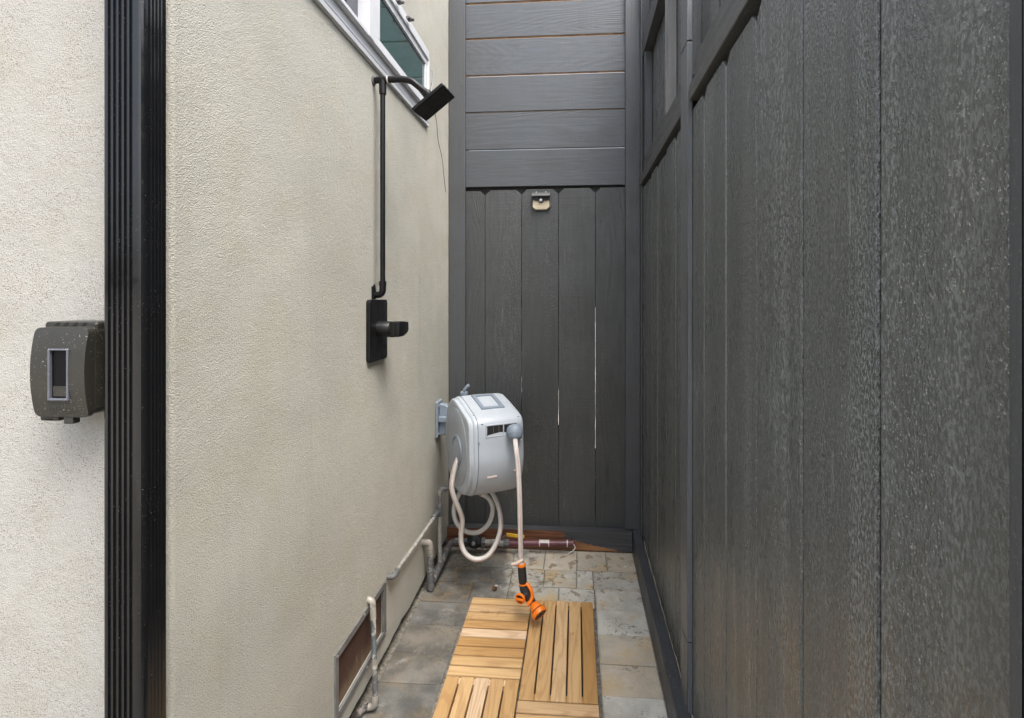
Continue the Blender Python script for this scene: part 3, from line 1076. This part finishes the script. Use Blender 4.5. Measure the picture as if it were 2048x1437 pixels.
def rail(y0, y1):
    box('rail', FX - .013, FX + .020, y0, y1, 1.8565, 1.900, 'paint_rail', rf, .002)
    box('rail_cap', FX + .002, FX + .038, y0, y1, 1.9015, 1.979, 'paint_rail', rf, .002)
    if y1 > 2:
        box('top_rail', FX - .002, FX + .038, y0, y1, 2.505, 2.60, 'paint_rail', rf, .002)
rail(1.602, 2.664)
rail(-.75, 1.500)
for z0, z1 in ((.0, .301), (.304, 2.030), (2.034, 2.99)):
    box('batten', FX - .017, FX - .0015, 1.507 + random.uniform(-.001, .001), 1.597, z0, z1, 'paint_batten', rf, .0016, 2)
box('batten', FX - .017, FX - .0015, .391, .404, .0, 2.20, 'paint_trim', rf, .0016, 2)
box('stud', FX + .002, FX + .0385, 1.945, 1.985, 1.9805, 2.504, 'worn_stud', rf, .002)
box('stud', FX + .002, FX + .0385, 2.56, 2.60, 1.9805, 2.504, 'paint_trim', rf, .002)
box('stud', FX + .002, FX + .0385, .95, .99, 1.9805, 2.25, 'worn_stud', rf, .002)
box('corner_batten', FX - .0105, FX - .0015, 2.615, 2.664, .0, 2.98, 'paint_trim', rf, .0015)
box('corner_post', FX - .0022, FX + .0395, 2.6415, 2.664, 1.981, 2.98, 'paint_trim', rf, .0015)
box('end_post', FX - .001, FX + .075, 2.7045, 2.80, 0, 3.0, 'paint_trim', rf, .0015)

# timber kerb at the foot of the side fence, with a pale strip of membrane behind it
bm = bmesh.new()
n = 30
sec = [(.2855, 0), (.3275, 0), (.3255, .101), (.2880, .099)]
rings = []
for i in range(n + 1):
    yk = -.75 + (2.69 + .75) * i / n
    wv = .0022 * noise.noise(Vector((yk * 2.3, 0, 5)))
    rings.append([bm.verts.new((x + wv, yk, z + (wv if z > .05 else 0))) for x, z in sec])
for i in range(n):
    for q in range(4):
        bm.faces.new((rings[i][q], rings[i][(q + 1) % 4], rings[i + 1][(q + 1) % 4], rings[i + 1][q]))
bm.faces.new(rings[0])
bm.faces.new(rings[-1])
bmesh.ops.bevel(bm, geom=[e for e in bm.edges if abs(e.verts[0].co.y - e.verts[1].co.y) > .05], offset=.003, segments=2, affect='EDGES')
kb = mk('timber_kerb', bm, 'paint_curb')
tag(kb, 'long dark grey timber kerb along the foot of the right fence', 'kerb')
bm = bmesh.new()
vv = []
for i in range(70):
    yk = 1.0 + 1.55 * i / 69
    h = .094 + .013 * noise.noise(Vector((yk * 16, 2, 1))) + .004 * noise.noise(Vector((yk * 60, 2, 1)))
    xx = .3296 + .0012 * noise.noise(Vector((yk * 9, 7, 1)))
    vv.append([bm.verts.new((xx + a, yk, z)) for a, z in ((0, .07), (.0022, .07), (.0022, h + .004), (0, h + .004))])
for i in range(69):
    for q in range(4):
        bm.faces.new((vv[i][q], vv[i][(q + 1) % 4], vv[i + 1][(q + 1) % 4], vv[i + 1][q]))
bm.faces.new(vv[0])
bm.faces.new(vv[-1])
ms = mk('membrane_strip', bm, 'felt')
tag(ms, 'ragged pale membrane edge showing between the kerb and right fence', 'membrane')

# ================================================================== teak deck tiles
def deck(x0, x1, y0, y1, n, along, label, gap):
    d = empty('deck_tile', ((x0 + x1) / 2, (y0 + y1) / 2, 0), label, 'deck tile', 'teak deck tiles')
    box('base_grid', x0 + .006, x1 - .006, y0 + .006, y1 - .006, .001, .0095, 'deck_base', d, bev=0)
    if along == 'y':
        wd = (x1 - x0) / n
        for k in range(n):
            a, b = x0 + k * wd + gap / 2, x0 + (k + 1) * wd - gap / 2
            box('slat', a, b, y0, y1, .010 + random.uniform(0, .0006), .0295 + random.uniform(0, .0012), 'deck_y', d, .0022, 2)
        # end battens that close the slots
        for yy_ in (y0, y1 - .030):
            box('cross_batten', x0 + .004, x1 - .004, yy_ + .002, yy_ + .028, .0096, .0265, 'deck_x', d, bev=0)
    else:
        wd = (y1 - y0) / n
        for k in range(n):
            a, b = y0 + k * wd + gap / 2, y0 + (k + 1) * wd - gap / 2
            box('slat', x0, x1, a, b, .010 + random.uniform(0, .0006), .0295 + random.uniform(0, .0012), 'deck_x', d, .0030, 2)
    return d
deck(-.4335, -.1850, 1.6965, 2.147, 9, 'x', 'teak deck tile of nine crosswise slats, back left of the deck', .0060)
deck(-.1830, .0715, 1.613, 2.145, 5, 'y', 'teak deck tile of lengthwise slats under the hanging hose nozzle', .0052)
deck(-.4345, -.1845, 1.164, 1.6945, 5, 'y', 'teak deck tile of lengthwise slats, front left in the photo', .0052)
deck(-.1825, .0705, 1.10, 1.6108, 10, 'x', 'teak deck tile of crosswise slats, front right in the photo', .0060)

# ================================================================== hose reel
RCt = Vector((-.405, 2.27, .650))
ra = R(29)
RF = Vector((math.sin(ra), -math.cos(ra), 0))
RR = Vector((math.cos(ra), math.sin(ra), 0))
def fr_reel(r, f, z):
    return RCt + RR * r + RF * f + Vector((0, 0, z))
hr = empty('hose_reel', (HX, 2.44, .45), 'pale grey wall mounted hose reel with milky striped hose', 'hose reel')
_pp = [(.198, -.04), (.196, .03), (.192, .095), (.186, .130), (.163, .150), (.08, .172), (0, .190), (-.06, .198), (-.11, .186), (-.16, .142), (-.192, .07), (-.200, 0), (-.188, -.075), (-.145, -.145), (-.075, -.192), (0, -.204), (.075, -.198), (.135, -.172), (.178, -.115)]
_cl = smooth_path(list((f, z, 0) for f, z in _pp[-2:] + _pp + _pp[:3]), 10)
_tab = sorted((math.atan2(p.y, p.x) % (2 * math.pi), math.hypot(p.x, p.y)) for p in _cl[20:-21])
def reel_prof(a, s=1.0):
    a %= 2 * math.pi
    prev = (_tab[-1][0] - 2 * math.pi, _tab[-1][1])
    for q in _tab + [(_tab[0][0] + 2 * math.pi, _tab[0][1])]:
        if q[0] >= a:
            k = (a - prev[0]) / max(1e-6, q[0] - prev[0])
            return (prev[1] + (q[1] - prev[1]) * k) * s
        prev = q
    return .2 * s
NS = 96
bm = bmesh.new()
secs = [(-.112, .90), (-.112, .955), (-.107, .985), (-.099, .995), (-.05, 1.005), (0, 1.008), (.05, 1.005), (.093, .995), (.103, .980), (.108, .945), (.108, .5)]
rings = []
for r, s in secs:
    rings.append([bm.verts.new(fr_reel(r, reel_prof(2 * math.pi * k / NS, s) * math.cos(2 * math.pi * k / NS), reel_prof(2 * math.pi * k / NS, s) * math.sin(2 * math.pi * k / NS))) for k in range(NS)])
for i in range(len(rings) - 1):
    for k in range(NS):
        bm.faces.new((rings[i][k], rings[i][(k + 1) % NS], rings[i + 1][(k + 1) % NS], rings[i + 1][k])).smooth = True
bm.faces.new(rings[0])
bm.faces.new(rings[-1])
case = mk('case', bm, 'reel', hr)
case.data.set_sharp_from_angle(angle=R(60))
# side cover, seam ring, hub
def side_disc(name, prof, mat, parent, ex=1.0, f0=0., z0=0.):
    """prof: (scale, r) rings along the reel axis, outline follows the case"""
    bm = bmesh.new()
    rg = []
    for s, r in prof:
        rg.append([bm.verts.new(fr_reel(r, f0 + reel_prof(2 * math.pi * k / NS, s) * math.cos(2 * math.pi * k / NS), z0 + reel_prof(2 * math.pi * k / NS, s) * math.sin(2 * math.pi * k / NS))) for k in range(NS)])
    for i in range(len(rg) - 1):
        for k in range(NS):
            bm.faces.new((rg[i][k], rg[i][(k + 1) % NS], rg[i + 1][(k + 1) % NS], rg[i + 1][k])).smooth = True
    bm.faces.new(rg[0])
    bm.faces.new(rg[-1])
    o = mk(name, bm, mat, parent)
    o.data.set_sharp_from_angle(angle=R(40))
    return o
side_disc('rim', [(.955, -.110), (.965, -.121), (.945, -.128), (.90, -.131), (.865, -.1305)], 'reel', hr)
sc_ = None
bm = bmesh.new()
lathe(bm, [(.166, 0), (.1655, .002), (.158, .0045), (.11, .007), (.06, .008), (.001, .008)], fr_reel(-.130, -.002, -.004), -RR, 56)
sc_ = mk('side_cover', bm, 'reel_side', hr)
sc_.data.set_sharp_from_angle(angle=R(40))
bm = bmesh.new()
lathe(bm, [(.066, 0), (.065, .006), (.060, .009), (.053, .0092), (.050, .005), (.001, .004)], fr_reel(-.1355, .040, -.008), -RR, 40)
hub = mk('hub', bm, 'reel_dark', hr)
hub.data.set_sharp_from_angle(angle=R(35))
turned('hub_cap', [(.0495, 0), (.047, .0035), (.001, .0045)], fr_reel(-.1400, .040, -.008), -RR, 'reel_side', hub, 32)
# handle recess on top
def ztop(f):
    best = 0
    for k in range(0, 361):
        a = R(20 + 140 * k / 360)
        rr = reel_prof(a, 1.008)
        if abs(rr * math.cos(a) - f) < .006:
            best = max(best, rr * math.sin(a))
    return best
bm = bmesh.new()
F0, F1, A0, A1, wd = -.045, .105, -.050, .054, .016
def strip(fa, fb, aa, ab, n=6, up=.004):
    tv = []
    for i in range(n + 1):
        f = fa + (fb - fa) * i / n
        z = ztop(f)
        tv.append([bm.verts.new(fr_reel(a, f, zz)) for a, zz in ((aa, z - .004), (ab, z - .004), (ab, z + up), (aa, z + up))])
    for i in range(n):
        for q in range(4):
            bm.faces.new((tv[i][q], tv[i][(q + 1) % 4], tv[i + 1][(q + 1) % 4], tv[i + 1][q]))
    bm.faces.new(tv[0])
    bm.faces.new(tv[-1])
strip(F0, F1, A0, A0 + wd)
strip(F0, F1, A1 - wd, A1)
strip(F0, F0 + wd, A0 + wd, A1 - wd, 2, .0036)
strip(F1 - wd, F1, A0 + wd, A1 - wd, 2, .0036)
mk('carry_handle_frame', bm, 'reel_dark', case)
# hose slot
def zf(z):
    """front surface distance at height z"""
    best = .19
    for k in range(361):
        a = R(-60 + 140 * k / 360)
        rr = reel_prof(a, 1.006)
        if abs(rr * math.sin(a) - z) < .002:
            best = rr * math.cos(a)
    return best
SZ = .098
sf = zf(SZ)
bm = bmesh.new()
for u0, u1, v0, v1 in ((-.062, .078, SZ - .026, SZ - .021), (-.062, .078, SZ + .021, SZ + .026), (-.062, -.057, SZ - .021, SZ + .021), (.073, .078, SZ - .021, SZ + .021), (.012, .017, SZ - .021, SZ + .021)):
    prism(bm, [(u0, v0), (u1, v0), (u1, v1), (u0, v1)], lambda u, v, d: fr_reel(u, d, v), sf - .02, sf + .0035, .0008)
mk('slot_frame', bm, 'reel', case)
bm = bmesh.new()
prism(bm, [(-.057, SZ - .021), (.073, SZ - .021), (.073, SZ + .021), (-.057, SZ + .021)], lambda u, v, d: fr_reel(u, d, v), sf - .03, sf + .0012)
mk('slot_shade', bm, 'slot', case)  # solid dark panel, its colour standing for the shade of a recess
for u in (-.030, -.006):
    pipe('guide_roller', [fr_reel(u, sf - .0055, SZ - .020), fr_reel(u, sf - .0055, SZ + .020)], .0070, 'zinc', case, 10)
bm = bmesh.new()
for u0, u1, z0_ in ((-.055, -.012, -.092), (.060, .070, -.078)):
    ff = zf(z0_)
    prism(bm, [(u0, z0_ - .0025), (u1, z0_ - .0015), (u1, z0_ + .0045), (u0, z0_ + .0035)], lambda u, v, d, ff=ff: fr_reel(u, d, v), ff - .002, ff + .0022)
mk('printed_mark', bm, 'print', case)
side_disc('seam', [(1.003, -.0955), (1.0075, -.0950), (1.0075, -.0925), (1.003, -.0920)], 'reel_dark', case)
for u, f, z in ((-.1105, .13, .125), (-.1105, -.13, .13), (-.1105, .135, -.135), (-.1105, -.135, -.12)):
    turned('case_screw', [(.0042, 0), (.0042, .016), (.0025, .017)], fr_reel(u, f, z), -RR, 'zinc', case, 8)
# small latch pips on the case
for u, f, z in ((-.075, .186, .128), (.088, .176, .141), (-.092, .195, .056), (-.096, .14, .156)):
    box('clip_pip', *[v for c_, h in zip(fr_reel(u, f, z), (.004, .004, .0015)) for v in (c_ - h, c_ + h)], 'reel_dark', case, bev=0)
# hose stopper
bd = Vector((.10, -.35, -.93)).normalized()
bp = fr_reel(.058, .205, .118)
turned('hose_stop', [(.012, 0), (.023, .004), (.0315, .015), (.0345, .028), (.034, .038), (.0325, .0385), (.0325, .043), (.029, .054), (.021, .062), (.011, .064)], bp, bd, 'reel_dark', hr, 24)
hp = bp + bd * .05
oh = [tuple(bp + bd * .05), (-.239, 2.048, .690), (-.229, 2.03, .63), (-.2215, 2.01, .53), (-.217, 2.0, .40), (-.2145, 2.0, .262)]
pipe('outlet_hose', oh, .0100, ['hose', 'hose_pink', 'hose_green'], hr, 14, 8, {3: 1, 10: 2})
A_ = [(-.498, 2.165, .612), (-.503, 2.152, .596), (-.514, 2.148, .562), (-.525, 2.148, .497), (-.517, 2.16, .44), (-.501, 2.18, .385), (-.491, 2.20, .329), (-.499, 2.21, .264), (-.496, 2.21, .215), (-.471, 2.20, .179), (-.428, 2.20, .161), (-.383, 2.22, .169), (-.352, 2.25, .207), (-.336, 2.28, .262), (-.344, 2.31, .324), (-.37, 2.34, .374), (-.41, 2.38, .405), (-.47, 2.42, .412),
      (-.524, 2.42, .391), (-.555, 2.41, .355), (-.576, 2.40, .292), (-.558, 2.38, .236), (-.507, 2.37, .200), (-.448, 2.37, .202), (-.404, 2.38, .241), (-.389, 2.39, .302), (-.41, 2.40, .346), (-.452, 2.41, .365)]
pipe('feed_hose', A_, .0108, ['hose', 'hose_pink', 'hose_green'], hr, 14, 8, {3: 1, 12: 2})
# wall bracket
br = box('wall_bracket', HX, HX + .014, 2.408, 2.50, .622, .792, 'reel_dark', hr, .003)
bm = bmesh.new()
prism(bm, [(-.656, .630), (-.656, .780), (-.625, .775), (-.59, .752), (-.52, .742), (-.50, .735), (-.50, .655), (-.55, .652), (-.60, .648), (-.63, .632)], lambda u, v, d: (u, d, v), 2.435, 2.475, .003)
prism(bm, [(-.656, .695), (-.656, .722), (-.51, .722), (-.51, .695)], lambda u, v, d: (u, d, v), 2.415, 2.434, .003)
mk('bracket_arm', bm, 'reel_dark', br)
for z in (.640, .772):
    turned('bolt', [(.006, 0), (.006, .004), (.004, .006)], (HX + .014, 2.42, z), (1, 0, 0), 'steel', br, 8)
hb = fr_reel(0, -.19, 0)
pipe('hinge_pin', [(hb.x - .035, hb.y, .60), (hb.x - .035, hb.y, .835)], .016, 'reel_dark', br, 12)
bm = bmesh.new()
tube(bm, [(hb.x - .035, hb.y - .004, .825), (hb.x - .035, hb.y - .004, .850), (hb.x - .020, hb.y - .004, .868), (hb.x - .012, hb.y - .004, .872)], .008, 10)
cube(bm, hb.x - .055, hb.x - .02, hb.y - .012, hb.y + .012, .822, .842, .003)
mk('pin_handle', bm, 'reel_dark', br)
# brass coupling on the feed hose
cdir = (Vector((-.452, 2.41, .365)) - Vector((-.41, 2.40, .346))).normalized()
turned('hose_coupling', [(.0115, 0), (.0125, .004), (.0125, .020), (.0155, .021), (.0155, .034), (.010, .036)], Vector((-.446, 2.4085, .3625)) - cdir * .005, cdir, 'brass', hr, 12)

# ================================================================== spray nozzle
sn = empty('spray_nozzle', (-.19, 2.0, .05), 'orange and black garden spray nozzle hanging from the hose above the deck', 'spray nozzle')
ax = Vector((.08, 0, -1)).normalized()
turned('connector', [(.0105, 0), (.0115, .004), (.0115, .012), (.013, .014), (.013, .022)], (-.2145, 2.0, .275), ax, 'tan_plastic', sn, 12)
pipe('shut_off_tab', [(-.205, 1.993, .274), (-.225, 1.990, .262), (-.249, 1.988, .256)], [.0065, .0070, .0062], 'tan_plastic', sn, 8)
turned('collar', [(.012, 0), (.0165, .001), (.0175, .005), (.0165, .0105), (.014, .012)], (-.2125, 2.0, .256), ax, 'orange', sn, 22)
turned('grip', [(.0140, 0), (.0158, .006), (.0166, .025), (.0170, .042), (.0162, .060), (.0150, .066)], (-.2115, 2.0, .245), ax, 'black_rubber', sn, 22)
turned('lower_collar', [(.0145, 0), (.0168, .001), (.0168, .0055), (.0150, .0065)], (-.2063, 2.0, .180), ax, 'orange', sn, 22)
bm = bmesh.new()
tube(bm, smooth_path([(-.2055, 2.0, .178), (-.203, 2.0, .163), (-.196, 1.999, .147), (-.186, 1.997, .131), (-.174, 1.994, .116), (-.166, 1.991, .108)], 4), [.0155, .0160, .0165, .017, .0175, .018, .0185, .019, .0195, .020, .0198, .0195, .019, .0185, .018, .0172, .0165, .0158, .015, .0145, .014], 20)
mk('body', bm, 'black_rubber', sn)
pipe('orange_spine', smooth_path([(-.193, 1.996, .181), (-.180, 1.990, .171), (-.1705, 1.986, .155), (-.1685, 1.983, .138), (-.1745, 1.979, .122), (-.187, 1.976, .111)], 4), .0072, 'orange', sn, 10)
dd = Vector((-.35, -.90, -.12)).normalized()
dc = Vector((-.2135, 1.983, .131))
turned('dial', [(.0205, 0), (.0205, .008), (.0195, .010), (.0165, .010), (.0160, .006), (.001, .006)], dc, dd, 'orange', sn, 24)
turned('dial_face', [(.0158, 0), (.0155, .0015), (.001, .002)], dc + dd * .006, dd, 'black_rubber', sn, 24)
u_ = Vector((0, 0, 1)).cross(dd).normalized()
v_ = dd.cross(u_)
bm = bmesh.new()
prism(bm, [(-.017, -.0040), (.017, -.0040), (.017, .0040), (-.017, .0040)], lambda u, v, d: dc + u_ * u + v_ * v + dd * d, .007, .0155, .001)
mk('dial_bar', bm, 'orange', sn)
hd = Vector((.62, -.60, -.50)).normalized()
ho = Vector((-.169, 1.990, .111))
turned('neck', [(.0125, -.010), (.013, .0), (.012, .010)], ho, hd, 'black_rubber', sn, 18)
turned('head_back', [(.012, 0), (.0165, .004), (.0230, .018), (.0245, .026)], ho + hd * .006, hd, 'orange', sn, 26)
turned('head_seam', [(.0225, 0), (.0225, .003)], ho + hd * .032, hd, 'black_rubber', sn, 26)
turned('head_ring', [(.0245, 0), (.0295, .003), (.0310, .010), (.0300, .018), (.0270, .020), (.0255, .0195), (.0250, .016)], ho + hd * .035, hd, 'orange', sn, 30)
face = turned('spray_face', [(.0252, 0), (.0245, .003), (.012, .0045), (.001, .0045)], ho + hd * .0505, hd, 'black_rubber', sn, 26)
uu = hd.orthogonal().normalized()
vw = hd.cross(uu)
for k in range(6):
    a = math.pi * k / 3
    turned('spray_port', [(.0035, 0), (.0035, .0008)], ho + hd * .0542 + (uu * math.cos(a) + vw * math.sin(a)) * .0145, hd, 'zinc', face, 8)

turned('swivel_ball', [(.004, -.0215), (.0125, -.018), (.0185, -.0115), (.0215, 0), (.0185, .0115), (.0125, .018), (.004, .0215)], (-.1955, 1.996, .138), (-.35, -.9, -.1), 'black_rubber', sn, 24)
# ================================================================== pipes
# standpipe with tap under the reel, its side run along the wall
sp = empty('standpipe', (-.635, 2.37, 0), 'old galvanised standpipe rising by the wall to the tap under the reel', 'pipe')
PX, PY = -.635, 2.366
pipe('riser', [(PX, PY, .045), (PX, PY, .290)], .0098, 'conduit', sp, 12)
pipe('upper_riser', [(PX, PY, .318), (PX, PY, .388)], .0092, 'galv', sp, 12)
pipe('tee', [(PX, PY, .272), (PX, PY, .326)], .0135, 'galv', sp, 12)
pipe('elbow', elbow_pts((PX, PY, .370), (PX, PY, .398), (PX + .03, PY + .006, .398), .02), .0125, 'galv', sp, 12)
pipe('outlet_pipe', [(PX + .025, PY + .005, .398), (-.545, 2.39, .396)], .0088, 'galv', sp, 12)
turned('tap_body', [(.009, 0), (.014, .002), (.014, .014), (.011, .018), (.011, .050), (.0135, .052), (.0135, .066)], (-.547, 2.39, .394), (1, .10, -.28), 'brass', sp, 12)
pipe('tap_spout', [(-.505, 2.397, .383), (-.49, 2.402, .375), (-.470, 2.408, .372)], .0095, 'steel', sp, 10)
turned('tap_handle', [(.015, 0), (.017, .003), (.015, .006)], (-.515, 2.39, .402), (.1, -.4, .9), 'galv', sp, 12)

cr = empty('wall_conduit', (-.648, 1.79, .30), 'pale paint crusted pipe running level along the stucco wall', 'pipe')
pipe('run', [(-.650, 1.800, .3035), (-.646, 2.05, .296), (-.640, 2.348, .296)], .0078, 'conduit', cr, 12)
pipe('wall_elbow', elbow_pts((HX - .005, 1.790, .300), (-.647, 1.787, .300), (-.648, 1.83, .303), .012), .0100, 'galv', cr, 12)
pipe('end_sleeve', [(-.642, 2.28, .296), (-.638, 2.352, .296)], .0115, 'blue_pipe', cr, 12)

vs_ = empty('vent_stub_pipe', (-.638, 2.23, 0), 'short grey drain stub bending out of the wall into the paving', 'pipe')
pipe('bend', elbow_pts((HX - .01, 2.205, .222), (-.638, 2.215, .222), (-.638, 2.222, .16), .022), .0142, 'paint_pipe', vs_, 14)
pipe('drop', [(-.638, 2.222, .175), (-.638, 2.225, .045)], .0138, 'galv', vs_, 14)
pipe('coupling', [(-.638, 2.224, .070), (-.638, 2.226, .008)], .0158, 'galv', vs_, 14)
turned('ferrule', [(.0150, 0), (.0165, .004), (.0150, .008)], (-.638, 2.2245, .088), (0, 0, 1), 'galv', vs_, 14)

dp = empty('discharge_pipe', (-.63, 1.575, 0), 'crusted discharge pipe dropping in front of the crawl space vent', 'pipe')
TX, TY, BX_, BY_ = -.654, 1.617, -.6235, 1.566
def along(z):
    k = (z - .03) / (.313 - .03)
    return (BX_ + (TX - BX_) * k, BY_ + (TY - BY_) * k, z)
pipe('upper_sleeve', elbow_pts((HX - .004, TY, .318), (TX, TY, .318), along(.262), .012), .0100, 'paint_pipe', dp, 12)
pipe('drop', [along(.27), along(.065)], .0082, 'blue_pipe', dp, 12)
pipe('joint', [along(.150), along(.125)], .0096, 'paint_pipe', dp, 12)
pipe('lower_sleeve', [along(.13), along(.045)], .0088, 'galv', dp, 12)
pipe('elbow', elbow_pts(along(.05), (BX_, BY_ - .002, .020), (-.655, 1.560, .019), .016), .0108, 'paint_pipe', dp, 12)
pipe('tail', elbow_pts((-.645, 1.562, .020), (-.664, 1.556, .018), (-.672, 1.38, .015), .02), .0108, 'black_pipe', dp, 12)

lp = empty('supply_pipe', (-.3, 2.58, 0), 'low supply pipe with black stop valve and maroon length along the sill beam', 'pipe')
LZ, LY = .050, 2.585
pipe('floor_run', elbow_pts((-.632, 2.245, .040), (-.632, 2.572, .052), (-.55, LY, .052), .03), .0155, 'galv', lp, 14)
pipe('union', [(-.617, LY - .004, .052), (-.555, LY, LZ + .001)], .0150, 'blue_pipe', lp, 14)
turned('valve_bonnet', [(.030, 0), (.036, .004), (.0375, .018), (.034, .026), (.022, .030), (.018, .040), (.010, .042)], (-.515, LY + .012, LZ + .004), (.05, -1, .10), 'iron', lp, 28)
turned('valve_stem', [(.010, 0), (.0095, .010), (.005, .013)], (-.513, LY - .031, LZ + .008), (.05, -1, .10), 'steel', lp, 10)
turned('valve_body', [(.017, 0), (.021, .004), (.021, .07), (.017, .074)], (-.552, LY, LZ), (1, 0, 0), 'iron', lp, 16)
turned('hex_nut', [(.020, 0), (.024, .002), (.024, .018), (.020, .020)], (-.478, LY, LZ), (1, 0, 0), 'galv', lp, 6)
turned('nipple', [(.0150, 0), (.0150, .03), (.0165, .032), (.0165, .075), (.0185, .076), (.0185, .092), (.0165, .094), (.0165, .11)], (-.458, LY, LZ), (1, 0, 0), 'conduit', lp, 14)
turned('ball_valve', [(.0165, 0), (.020, .004), (.020, .028), (.0165, .032)], (-.365, LY, LZ), (1, 0, 0), 'galv', lp, 8)
pipe('maroon_pipe', [(-.335, LY, LZ + .001), (-.022, LY + .012, LZ + .004)], .0150, 'maroon', lp, 16)
for x in (-.186, -.140, -.047):
    turned('joint_ring', [(.0156, 0), (.0168, .001), (.0168, .005), (.0156, .006)], (x, LY + .006 + (x + .186) * .03, LZ + .003), (1, .03, 0), 'pale', lp, 16)
bm = bmesh.new()
lathe(bm, [(.0156, 0), (.0156, .043)], (-.1795, LY + .0065, LZ + .003), (1, .035, .01), 16, False)
lo_ = [f for f in bm.faces if f.calc_center_median().z < LZ + .007 ]
bmesh.ops.delete(bm, geom=lo_, context='FACES')
mk('pipe_sticker', bm, 'pale', lp)
turned('end_cap', [(.0155, 0), (.0175, .002), (.0175, .018), (.012, .022)], (-.030, LY + .012, LZ + .004), (1, .04, 0), 'maroon', lp, 16)
pipe('handle_stem', [(-.372, LY - .004, LZ + .012), (-.374, LY - .008, .072), (-.362, LY - .012, .088), (-.345, LY - .013, .098)], [.005, .005, .0042, .0042], 'galv', lp, 8)
bm = bmesh.new()
prism(bm, rrect(-.350, -.258, -.0075, .0075, .004, 3), lambda u, v, d: (u, LY - .013 + d, .099 + v - (u + .35) * .10), -.003, .004, .001)
mk('yellow_handle', bm, 'yellow', lp)
pipe('wire_tail', [(-.012, LY - .012, .062), (-.004, LY - .016, .046), (-.016, LY - .024, .034), (-.034, LY - .03, .026), (-.040, LY - .034, .016)], .0022, 'pale', lp, 6, 4)

# ================================================================== bits on the paving
bm = bmesh.new()
lathe(bm, [(.0045, 0), (.0095, .002), (.0105, .008), (.0085, .016), (.007, .017), (.006, .008)], (-.366, 2.252, .0085), (.93, -.35, .15), 14)
cap = mk('brown_cap', bm, 'brown')
tag(cap, 'small brown hollow cap lying on the wet paving behind the deck', 'debris')
for i, (x, y_, s, lab) in enumerate(((-.356, 2.285, .006, 'white chip just behind the brown cap on the paving'), (.235, 2.49, .0048, 'white chip on the paving near the right kerb'))):
    bm = bmesh.new()
    t = bmesh.new()
    bmesh.ops.create_icosphere(t, subdivisions=2, radius=s)
    for v in t.verts:
        v.co *= 1 + .35 * noise.noise(v.co * 300 + Vector((i, 0, 0)))
        v.co = Vector((v.co.x * 1.4 + x, v.co.y + y_, v.co.z * .5 + .0025))
    merge(bm, t)
    ob = mk('white_chip', bm, 'white_bit')
    tag(ob, lab, 'debris', 'white chips on the paving')
